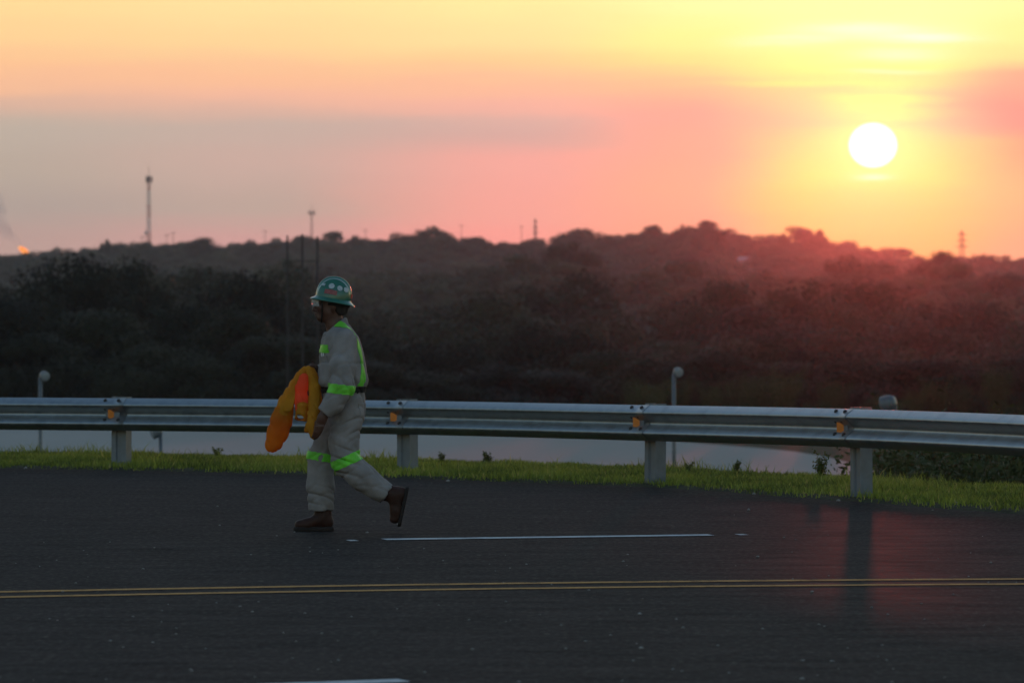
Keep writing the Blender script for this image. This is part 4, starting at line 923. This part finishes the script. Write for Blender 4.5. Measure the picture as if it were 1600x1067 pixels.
# ------------------------------------------------------------------ the yellow rain jacket he carries
M_JKT = mk_cloth('yellow_orange_coated_cloth', (0.44, 0.20, 0.010), 0.30, ((0.75, 0.21, 0.008), 0.36), 0.6, 0.7, (7, 40))
M_LIN = mk_cloth('red_orange_lining', (0.92, 0.14, 0.05), 0.12, ((1.0, 0.20, 0.08), 0.62), 0.3, 0.6, (7, 40))
jk = empty('rain_jacket', tuple(person.location)); tag(jk, 'bunched yellow-orange rain jacket with red lining hanging from the worker\'s hand', 'jacket')
def jfield(chains, fold_amp, lo, hi, sy=.75):
    f = Field(lo, hi, .0052)
    for pts, rs, y, k in chains: f.chain([m(p[0], p[1], y + (p[2] if len(p) > 2 else 0)) for p in pts], [r / PSC for r in rs], k, sy)
    X, Y, Z = f.grid(); f.f += (fold_amp * (1.0 * fold(X, Y, Z, 95, 25, 30, .4, 9) + .8 * fold(X, Y, Z, -70, 50, 26, 1.7, 12))).astype(np.float32)
    v, q = f.surface(); return relax(v, q, 1), q
jlo, jhi = (-.68, -.36, .48), (-.15, .14, 1.22)
v_, f_ = jfield([([(487, 580), (479, 578.5), (470, 585.5), (461, 599), (455, 613)], [5.5, 5.5, 5.5, 6.5, 8], -.03, .02), ([(455, 613), (448.5, 628), (443.5, 645)], [8.5, 11.5, 14], -.04, .02),
                 ([(484, 579), (488.5, 590), (492, 606)], [6, 8.5, 9.5], -.05, .02), ([(492, 606), (493, 625), (491.5, 645, -.06), (489.5, 662, -.12), (492, 680, -.14)], [9.5, 9.5, 8.5, 7.5, 5], -.08, .02), ([(489.5, 660, -.10), (482, 671, -.10)], [7, 4], -.10, .02)], .0045, jlo, jhi)
np_mesh('outer_shell', v_, f_, M_JKT, jk, True)
v_, f_ = jfield([([(444, 643), (440, 658), (434, 676), (428, 692), (425, 697)], [14.5, 16.3, 16, 12.5, 9], -.045, .02)], .0036, jlo, jhi, .6)
np_mesh('hood', v_, f_, mk_cloth('orange_coated_cloth', (0.42, 0.155, 0.006), 0.3, ((0.82, 0.15, 0.004), 0.42), 0.6, 0.7, (7, 40)), jk, True)
v_, f_ = jfield([([(475, 590), (472, 605), (471.5, 625), (472, 637)], [7, 9.5, 10.5, 10], -.075, .02)], .0035, jlo, jhi, .7)
np_mesh('lining', v_, f_, M_LIN, jk, True)
f = Field(jlo, jhi, .0048); f.chain([m(474, 634, -.08), m(471.5, 652.5, -.085)], [10.5 / PSC, 9.6 / PSC], .01, .85); X, Y, Z = f.grid(); ax_ = m(470.6, 655, -.115) - m(474, 634, -.075)
cut(f, X, Y, Z, m(471, 655, -.085), ax_, .3)
q_ = np.linalg.norm(np.cross(np.stack([X, Y, Z], -1) - m(471.5, 652, -.085), ax_ / np.linalg.norm(ax_)), axis=-1) - 7.2 / PSC
dp = ((np.stack([X, Y, Z], -1) - m(471, 655, -.085)) @ (ax_ / np.linalg.norm(ax_))); f.f = np.maximum(f.f, -np.maximum(q_, -.05 - dp)).astype(np.float32)
f.f += (.003 * np.sin(80 * X + 30 * Z) + .002 * np.sin(120 * Z + 20 * X)).astype(np.float32)
v_, f_ = f.surface(); np_mesh('sleeve_cuff', relax(v_, f_, 1), f_, M_JKT, jk, True)

def flap(name, pts, mat):
    """thin hanging edge of cloth: rows of photo points (column, row, depth)"""
    V = [m(*p) for row in pts for p in row]; k = len(pts[0]); F = [(j * k + i, j * k + i + 1, (j + 1) * k + i + 1, (j + 1) * k + i) for j in range(len(pts) - 1) for i in range(k - 1)]
    o = mesh(name, V, F, mat, jk, True); sb = o.modifiers.new('s', 'SUBSURF'); sb.levels = sb.render_levels = 2; so_ = o.modifiers.new('t', 'SOLIDIFY'); so_.thickness = .003; return o
flap('hanging_flap', [[(479, 577, -.06), (468, 585, -.075), (460, 598, -.08)], [(474, 585, -.075), (466, 592, -.08), (459, 602, -.085)], [(466, 602, -.07), (460, 607, -.09), (452, 612, -.085)], [(461, 622, -.095), (456, 626, -.08), (446, 624, -.085)], [(459, 640, -.09), (450, 646, -.10), (439, 641, -.085)]], M_JKT)
flap('hanging_flap', [[(486, 580, -.07), (492, 588, -.09), (498, 592, -.07)], [(485, 602, -.10), (493, 606, -.115), (502, 608, -.09)], [(484, 630, -.12), (491, 634, -.14), (501, 634, -.12)], [(485, 652, -.16), (491, 656, -.185), (498, 654, -.17)], [(478, 672, -.18), (486, 670, -.20), (495, 684, -.21)]], M_JKT)
# ------------------------------------------------------------------ floodlights on short poles below the verge
M_LAMP = simple('grey_lamp_metal', (0.085, 0.10, 0.11), 0.45, 0.3, 0.15, 20); M_LAMPGLASS = simple('pale_lamp_glass', (0.20, 0.215, 0.22), 0.25, 0, 0.1, 20)
def floodlight(px_pole, py_head, d, rz, size, label, side):
    b = P(px_pole, py_head, d); gz = float(terrain_z(b.x, d)) - 0.1
    t = empty('floodlight', (b.x, d, gz), 0); tag(t, label, 'floodlight', 'floodlights below the verge'); h = b.z - gz
    mb = MB(); mb.tube([(0, 0, 0), (0, 0, h - 0.02)], 0.032, 10); mb.build('pole', M_LAMP, t, True)
    MB().box((0, 0, .02), (.2, .2, .04)).build('base_plate', M_LAMP, t)
    ar = MB(); ar.tube([(0, 0, h - .10), (0, 0, h - .01), (side * .05, 0, h + .01)], .022, 8); ar.build('bracket', M_LAMP, t, True)
    dr = Vector((math.cos(rz) , math.sin(rz), -.35)).normalized(); c = Vector((side * .09 * size, 0, h + .01))
    hd = MB(); hd.lathe([(.03, -.11), (.075, -.10), (.10, -.055), (.112, .0), (.118, .055), (.118, .07)], c, dr, 18)
    hd.V = [tuple(c + (Vector(v) - c) * size) for v in hd.V]; ho = hd.build('head', M_LAMP, t, True)
    gl = MB(); gl.lathe([(.110, .066), (.105, .080), (.07, .092), (.02, .097)], c, dr, 18); gl.V = [tuple(c + (Vector(v) - c) * size) for v in gl.V]; gl.build('lens', M_LAMPGLASS, ho, True)
    return t
floodlight(63, 588, 78, R(-60), .72, 'round floodlight on a short pole in front of the big dark tree', 1)
floodlight(251, 676, 74, R(200), 0.85, 'low floodlight half hidden under the rail between the worker and first post', -1)
floodlight(1053, 582, 78, R(-70), .72, 'round floodlight on a short pole standing above the rail', 1)
floodlight(1398, 631, 76, R(150), 1.2, 'large floodlight just behind the rail beside the post below the sun', -1)

# ------------------------------------------------------------------ masts, pylons and poles on the ridge
M_STEELFAR = simple('weathered_steel', (0.10, 0.10, 0.10), 0.6, 0.2); M_REDP = simple('faded_red_mast_paint', (0.30, 0.06, 0.05), 0.6); M_WHP = simple('faded_white_mast_paint', (0.42, 0.40, 0.39), 0.6)
M_WOODP = simple('dark_timber_pole', (0.022, 0.019, 0.017), 0.9)
def lattice(mb, z0, z1, w0, w1, nseg, r):
    for k in range(nseg):
        a = k / nseg; b = (k + 1) / nseg; za, zb = z0 + (z1 - z0) * a, z0 + (z1 - z0) * b; wa, wb = (w0 + (w1 - w0) * a) / 2, (w0 + (w1 - w0) * b) / 2
        cs = [(1, 1), (-1, 1), (-1, -1), (1, -1)]
        for i in range(4):
            x, y = cs[i]; x2, y2 = cs[(i + 1) % 4]
            mb.tube([(x * wa, y * wa, za), (x * wb, y * wb, zb)], r, 4); mb.tube([(x * wa, y * wa, za), (x2 * wb, y2 * wb, zb)], r * .7, 4); mb.tube([(x2 * wa, y2 * wa, za), (x * wb, y * wb, zb)], r * .7, 4); mb.tube([(x * wb, y * wb, zb), (x2 * wb, y2 * wb, zb)], r * .7, 4)
def stand(px, d, drop=0.5):
    x = (px - CX) / FPX * d; return (x, d, float(terrain_z(x, d)) - drop)
def ztop(py, d): return CAMH - (py - HY) / FPX * d
# tall red and white lattice mast
d = 1262; b = stand(232.5, d); t = empty('lattice_mast', b, .4); tag(t, 'tall red and white lattice mast rising above the ridge', 'mast'); H = ztop(277, d) - b[2]
for k in range(7):
    mb = MB(); lattice(mb, H * k / 7, H * (k + 1) / 7, 1.10 - .08 * k, 1.02 - .08 * k, 4, .04); mb.build('mast_section', M_REDP if k % 2 == 0 else M_WHP, t)
mb = MB(); mb.tube([(0, 0, H - 1), (0, 0, H + 3.2)], [.1, .04], 5); mb.build('lightning_rod', M_STEELFAR, t)
for a in range(3):
    mb = MB(); mb.box((math.cos(a * 2.1) * .75, math.sin(a * 2.1) * .75, H - .6), (.4, .4, 1.7)); mb.build('panel_antenna', M_STEELFAR, t)
for (x, z, r) in ((-1.0, H * .42, .5),):
    mb = MB(); mb.lathe([(.15 * r, -.35), (r * .8, -.15), (r, .1), (r * .95, .12)], (x, -.6, z), (.3, -1, 0), 12); mb.build('dish', M_WHP, t, True)
# slender mast with a platform
d = 1262; b = stand(487, d); t = empty('slender_mast', b); tag(t, 'slender mast with a cross-shaped antenna platform behind the timber poles', 'mast'); H = ztop(333, d) - b[2]
mb = MB(); lattice(mb, 0, H, .7, .4, 16, .04); mb.build('mast_body', M_STEELFAR, t); mb = MB(); mb.tube([(0, 0, H - .5), (0, 0, H + 2.6)], [.07, .04], 5); mb.build('lightning_rod', M_STEELFAR, t)
mb = MB(); mb.lathe([(.3, -.3), (.6, -.12), (.6, .12), (.3, .3)], (0, 0, H), (0, 0, 1), 10); mb.build('antenna_platform', M_STEELFAR, t)
for s in (-1, 1): mb = MB(); mb.box((s * .75, 0, H + .1), (.25, .25, 1.3)); mb.build('panel_antenna', M_STEELFAR, t)
# power pylons
def pylon(px, py, d, w, label):
    b = stand(px, d); t = empty('power_pylon', b, .25); tag(t, label, 'pylon'); H = ztop(py, d) - b[2]
    mb = MB(); lattice(mb, 0, H * .55, w, w * .4, 4, .05); lattice(mb, H * .55, H, w * .4, w * .12, 4, .045); mb.build('tower_body', M_STEELFAR, t)
    for k, (f, ww) in enumerate(((.70, 1.1), (.81, .95), (.92, .8))):
        mb = MB(); z = H * f; mb.tube([(-ww * w * .55, 0, z), (0, 0, z + .35), (ww * w * .55, 0, z)], .09, 4); mb.tube([(-ww * w * .55, 0, z), (ww * w * .55, 0, z)], .08, 4); mb.build('crossarm', M_STEELFAR, t)
pylon(836.5, 341, 1290, 1.4, 'thin power pylon on the ridge between the two humps of trees'); pylon(1503, 360, 1290, 3.2, 'power pylon with crossarms on the low ridge beyond the sun')
def ridge_pole(px, py, d, label):
    b = stand(px, d); t = empty('utility_pole', b, .3); tag(t, label, 'utility pole', 'small poles along the ridge'); H = ztop(py, d) - b[2]
    mb = MB(); mb.tube([(0, 0, 0), (0, 0, H)], [.10, .06], 6); mb.build('pole', M_WOODP, t); mb = MB(); mb.box((0, 0, H - .5), (1.6, .10, .10)); mb.build('crossarm', M_WOODP, t)
for px, py, lb in ((222.5, 368, 'short thin pole close to the foot of the lattice mast'), (260.5, 365, 'thin utility pole, one of two between mast and wide tree'), (270.5, 362, 'taller thin utility pole, one of two between mast and wide tree'), (414, 359, 'thin pole on the ridge right of the gap'), (571, 357, 'thin pole beside the arched tree on the ridge'), (721, 350, 'pole with crossarm on the stepped-up ridge'), (815, 352, 'thin pole next to the thin pylon')): ridge_pole(px, py, 1255, lb)
# three-pole timber line structure in front of the far hill
d = 165; cx = 472; b = stand(cx, d); t = empty('timber_pole_structure', b); tag(t, 'three tall dark timber poles with a crossbeam behind the worker', 'utility pole')
for px, py in ((449, 368), (472.5, 366), (496, 369)):
    x = (px - cx) / FPX * d; mb = MB(); mb.tube([(x, 0, -.3), (x * 1.0, 0, ztop(py, d) - b[2])], [.045, .032], 8); mb.build('pole', M_WOODP, t, True)
zb = ztop(408, d) - b[2]; mb = MB(); mb.box((0, -.05, zb), (1.1, .03, .03)); mb.build('crossbeam', M_WOODP, t)
for s in (-1, 1): mb = MB(); mb.tube([(0, -.05, zb - .9), (s * .5, -.05, zb - .05)], .010, 5); mb.build('brace', M_WOODP, t)

# ------------------------------------------------------------------ gas flare beyond the left ridge, with its smoke
d = 1330; b = stand(43, d); t = empty('flare_stack', b); tag(t, 'burning gas flare at the far left end of the ridge', 'flare'); H = ztop(398, d) - b[2]
mb = MB(); mb.tube([(0, 0, 0), (0, 0, H)], [.5, .4], 8); mb.build('pipe', M_STEELFAR, t, True)
fm = Mat('flame'); fm.set(Base_Color=(0, 0, 0)); e_ = fm.ramp(fm.noise((1, 1, 1), .9, 3), [(0.4, (1.0, 0.18, 0.02)), (0.65, (1.0, 0.50, 0.12))]); fm.l(e_, fm.b.inputs['Emission Color']); fm.b.inputs['Emission Strength'].default_value = 0.75
f = MB(); f.tube([(.1, 0, H - .2), (-.3, 0, H + .5), (-1.0, 0, H + 1.1), (-1.9, 0, H + 1.8), (-2.6, 0, H + 2.2)], [.35, .75, .85, .6, .08], 10); f.build('flame', fm.m, t, True)
sm = Mat('smoke'); sm.t.nodes.remove(sm.b); pv = sm.n('ShaderNodeVolumePrincipled'); pv.inputs['Color'].default_value = (.62, .62, .66, 1)
nz = sm.noise((1, 1, 1), 0.22, 4); mr_ = sm.n('ShaderNodeMapRange'); sm.l(nz, mr_.inputs[0]); mr_.inputs[1].default_value = .38; mr_.inputs[2].default_value = .65; mr_.inputs[3].default_value = 0.0; mr_.inputs[4].default_value = .12; sm.l(mr_.outputs[0], pv.inputs['Density']); sm.l(pv.outputs[0], sm.o.inputs['Volume'])
q = MB(); q.tube([P(37, 389, d), P(31, 382, d), P(22, 374, d), P(10, 364, d), P(0, 348, d), P(-6, 330, d), P(-14, 305, d)], [.5, 1.0, 1.5, 2.1, 2.7, 3.2, 3.4], 14); so = q.build('smoke', sm.m, None, True); tag(so, 'grey smoke drifting away from the gas flare', 'smoke', kind='stuff')

# ------------------------------------------------------------------ pale buildings among the hillside trees
M_WALL = simple('pale_render', (0.22, 0.21, 0.20), 0.8, 0, .1, 2); M_ROOFM = simple('pale_metal_roof', (0.22, 0.22, 0.22), 0.7, 0, .1, 2); M_PANE = simple('dark_window_pane', (.02, .02, .025), .2)
def house(px, py, d, w, h, label):
    d = house_d(px, py)
    x = (px - CX) / FPX * d; gz = float(terrain_z(x, d)); zt = ztop(py, d); t = empty('house', (x, d, gz - .5)); tag(t, label, 'house'); H = zt - gz + .5; dep = 6.0
    MB().box((0, 0, (H - 1.0) / 2), (w, dep, H - 1.0)).build('wall', M_WALL, t)
    r = MB(); hw, hd = w / 2 + .35, dep / 2 + .35; z0, z1 = H - 1.0, H
    r.add([(-hw, -hd, z0), (hw, -hd, z0), (hw, hd, z0), (-hw, hd, z0), (-hw * .95, 0, z1), (hw * .95, 0, z1)], [(0, 1, 5, 4), (2, 3, 4, 5), (0, 4, 3), (1, 2, 5), (0, 3, 2, 1)]); r.build('roof', M_ROOFM, t)
    for k in range(2):
        wx = (-.25 + .5 * k) * w; wf = MB(); wf.box((wx, -dep / 2 - .03, H - 2.2), (1.1, .08, 1.0)); wo = wf.build('window', M_WALL, t); pn = MB(); pn.box((wx, -dep / 2 - .08, H - 2.2), (.9, .03, .8)); pn.build('pane', M_PANE, wo)
house(352, 399, 1180, 6.0, 3, 'small pale house in the gap of the ridge'); house(1176, 401, 1090, 7.0, 3, 'pale house half hidden in trees on the hill left of the sun'); house(1585, 421, 1000, 7.0, 3, 'pale building at the edge of the low ridge beyond the pylon')

# ------------------------------------------------------------------ weeds and shrubs behind the rail
def shrub_mesh(name, seed, H, W_, nst, nleaf, ls, mat):
    q = np.random.default_rng(seed); V = []; F = []; mb = MB()
    tips = []
    for k in range(nst):
        a = q.uniform(0, 6.28); r = q.uniform(.1, .5) * W_; h = H * q.uniform(.55, 1.0); p = [(q.normal() * .03, q.normal() * .03, -.05), (math.cos(a) * r * .4, math.sin(a) * r * .4, h * .55), (math.cos(a) * r, math.sin(a) * r, h)]
        mb.tube(p, [.008, .006, .002], 5); tips.append(p)
    stem = bpy.data.meshes.new('stem'); stem.from_pydata(mb.V, [], mb.F); stem.materials.append(M_STEM)
    k = q.integers(0, nst, nleaf); t = q.uniform(.2, 1.0, nleaf); T_ = np.array(tips); u = np.clip(t * 2, 0, 2); i = np.minimum(u.astype(int), 1); fr = u - i
    c = T_[k, i] * (1 - fr)[:, None] + T_[k, i + 1] * fr[:, None] + q.normal(size=(nleaf, 3)) * np.array([.07, .07, .05]) * H
    c[:, 2] = np.maximum(c[:, 2], .02); a = q.normal(size=(nleaf, 3)); a[:, 2] = np.abs(a[:, 2]) * .8; a /= np.linalg.norm(a, axis=1)[:, None]; b = np.cross(a, q.normal(size=(nleaf, 3))); b /= np.linalg.norm(b, axis=1)[:, None]; s = ls * q.uniform(.6, 1.3, nleaf)[:, None]
    V = np.stack([c - a * s, c + b * s * .4, c + a * s, c - b * s * .4], 1).reshape(-1, 3); o = np_mesh(name, V, np.arange(nleaf * 4).reshape(-1, 4), mat); me = o.data; bpy.data.objects.remove(o)
    attr(me, 'tint', np.repeat(np.clip(q.normal(.5, .2, nleaf), 0, 1), 4)); return me, stem
M_STEM = simple('weed_stem', (.06, .075, .025), .8); M_WEED = mk_leaf('weed_leaves', (0.055, 0.070, 0.012), (0.13, 0.15, 0.03), .25); M_SHRUB = mk_leaf('shrub_leaves', (0.020, 0.028, 0.009), (0.055, 0.068, 0.018), .15)
WEED = [shrub_mesh('foliage', 60 + k, [.5, .35, .42][k], [.30, .28, .22][k], [9, 7, 8][k], [420, 300, 330][k], .030, M_WEED) for k in range(3)]
SHRUB = [shrub_mesh('foliage', 70 + k, 1.5, [1.5, 1.8, 1.2][k], [16, 18, 12][k], 5000, .028, M_SHRUB) for k in range(3)]
def brow(px):
    d = 45.0
    for _ in range(30):
        x = (px - CX) / FPX * d; d = .5 * d + .5 * float(d_edge(x) + verge_w(x))
    return d
def plant(name, label, cat, group, me, px, d, s, rz):
    x = (px - CX) / FPX * d; t = empty(name, (x, d, float(terrain_z(x, d)) - .02), rz); t.scale = (s, s, s); tag(t, label, cat, group)
    for nm, mm in (('foliage', me[0]), ('stem', me[1])):
        o = bpy.data.objects.new(nm, mm); COL.objects.link(o); o.parent = t
plant('leafy_weed', 'bushy leafy weed at the brow beside the end of the concrete yard', 'weed', None, WEED[0], 1284, brow(1284) - .1, .55, .5)
for k, (px, d) in enumerate(((1075, brow(1075)), (1150, brow(1150)), (760, brow(760)), (690, brow(690)), (340, brow(340)))):
    plant('grass_weed', 'small tuft of weed standing above the brow of the verge', 'weed', 'weed tufts along the brow', WEED[1 + k % 2], px, d, .34 + .05 * (k % 3), k)
gq = random.Random(9)
for k in range(34):
    px = 1440 + 13 * (k % 17) + gq.uniform(-8, 8); d = gq.uniform(50, 60) if k < 17 else gq.uniform(45.5, 50); gz_ = float(terrain_z((px - CX) / FPX * d, d)); plant('shrub', 'dark green shrub on the slope behind the rail beyond the yard end', 'shrub', 'shrubs on the slope beyond the yard', SHRUB[k % 3], px, d, (gq.uniform(-.05, .22) - gz_) / 1.45, k * 1.3)
for k in range(16):
    px = 990 + 40 * k + gq.uniform(-14, 14); d = gq.uniform(128, 150); plant('shrub', 'bright green bush along the far edge of the yard', 'shrub', 'bushes along the far edge of the yard', SHRUB[k % 3], px, d, gq.uniform(.7, 1.2), k * 1.7)
# tall thin stalks at the brow
st = MB()
def stalk_plant(px, d, n, hmax, label):
    x = (px - CX) / FPX * d; t = empty('tall_grass', (x, d, float(terrain_z(x, d)) - .02)); tag(t, label, 'grass stalks', 'tall grass stalks behind the rail')
    for k in range(n):
        mb = MB(); a = gq.uniform(-1, 1); h = hmax * gq.uniform(.6, 1); mb.tube([(gq.uniform(-.1, .1), gq.uniform(-.1, .1), 0), (a * .12, 0, h * .6), (a * .3, 0, h)], [.004, .003, .0015], 4); mb.build('stalk', M_STEM, t)
for px, d, n, h in ((1330, 46, 5, .8), (1470, 44.5, 8, 1.25), (1500, 45, 6, .9), (1415, 45, 5, .7), (1560, 43.5, 6, .8), (1105, 45.2, 3, .35), (1190, 45.5, 3, .3)): stalk_plant(px, d, n, h, 'thin pale grass stalks standing up behind the rail')

# ------------------------------------------------------------------ loose chips of stone on the asphalt
ico = [(0, 0, 1), (.9, 0, .3), (.28, .85, .35), (-.72, .5, .3), (-.72, -.5, .28), (.28, -.85, .3), (.5, .5, -.3), (-.3, .7, -.3), (-.8, 0, -.3), (-.3, -.7, -.3), (.5, -.5, -.3)]
icof = [(0, 1, 2), (0, 2, 3), (0, 3, 4), (0, 4, 5), (0, 5, 1), (1, 6, 2), (2, 7, 3), (3, 8, 4), (4, 9, 5), (5, 10, 1), (2, 6, 7), (3, 7, 8), (4, 8, 9), (5, 9, 10), (1, 10, 6), (6, 10, 9, 8, 7)]
M_CHIP = simple('pale_stone', (0.20, 0.19, 0.18), .85, 0, .35, 40)
mb = MB(); gq = random.Random(4)
for k in range(150):
    py = gq.choice([gq.uniform(790, 1066), gq.uniform(860, 1066)]); px = gq.uniform(-30, 1630); x, d = G(px, py); s = gq.uniform(.003, .007) * (1.6 if gq.random() > .93 else 1)
    if d > d_edge(x) - .3: continue
    c, sn = math.cos(k), math.sin(k); mb.add([(x + (v[0] * c - v[1] * sn) * s * 1.5, d + (v[0] * sn + v[1] * c) * s * 1.3, .3 * s * .8 + v[2] * s * .8) for v in ico], icof)
o = mb.build('stone_chips', M_CHIP); tag(o, 'small pale stone chips scattered over the asphalt', 'gravel', kind='stuff')
for k, (px, py, s) in enumerate(((1493, 789, .030), (1178, 772, .016), (1170, 797, .014), (1243, 771, .014), (1310, 783, .018), (40, 732, .02), (700, 752, .018))):
    x, d = G(px, py); o = mesh('stone', [(v[0] * s * 1.3, v[1] * s, v[2] * s * .8 + .3 * s * .8) for v in ico], icof, M_CHIP); o.location = (x, d, 0.0); o.rotation_euler = (0, 0, k)
    tag(o, 'small pale stone lying at the edge of the asphalt', 'stone', 'stones along the asphalt edge')
# ------------------------------------------------------------------ haze
hz = MB(); hz.box((0, 800, 20), (1600, 2300, 96)); hzo = hz.build('haze')
hm = bpy.data.materials.new('haze'); hm.use_nodes = True; ht = hm.node_tree; ht.nodes.clear()
om = ht.nodes.new('ShaderNodeOutputMaterial'); ad = ht.nodes.new('ShaderNodeAddShader')
for i, (dens, an, c) in enumerate(((0.0000095, 0.974, (0.93, 0.90, 0.88, 1)), (0.00011, 0.0, (0.90, 0.90, 0.93, 1)))):   # forward-scattering dust and plain mist
    pv = ht.nodes.new('ShaderNodeVolumePrincipled'); pv.inputs['Color'].default_value = c; pv.inputs['Density'].default_value = dens; pv.inputs['Anisotropy'].default_value = an
    ht.links.new(pv.outputs[0], ad.inputs[i])
ht.links.new(ad.outputs[0], om.inputs['Volume']); hzo.data.materials.append(hm); tag(hzo, 'thin evening haze over the valley', 'haze', kind='stuff')
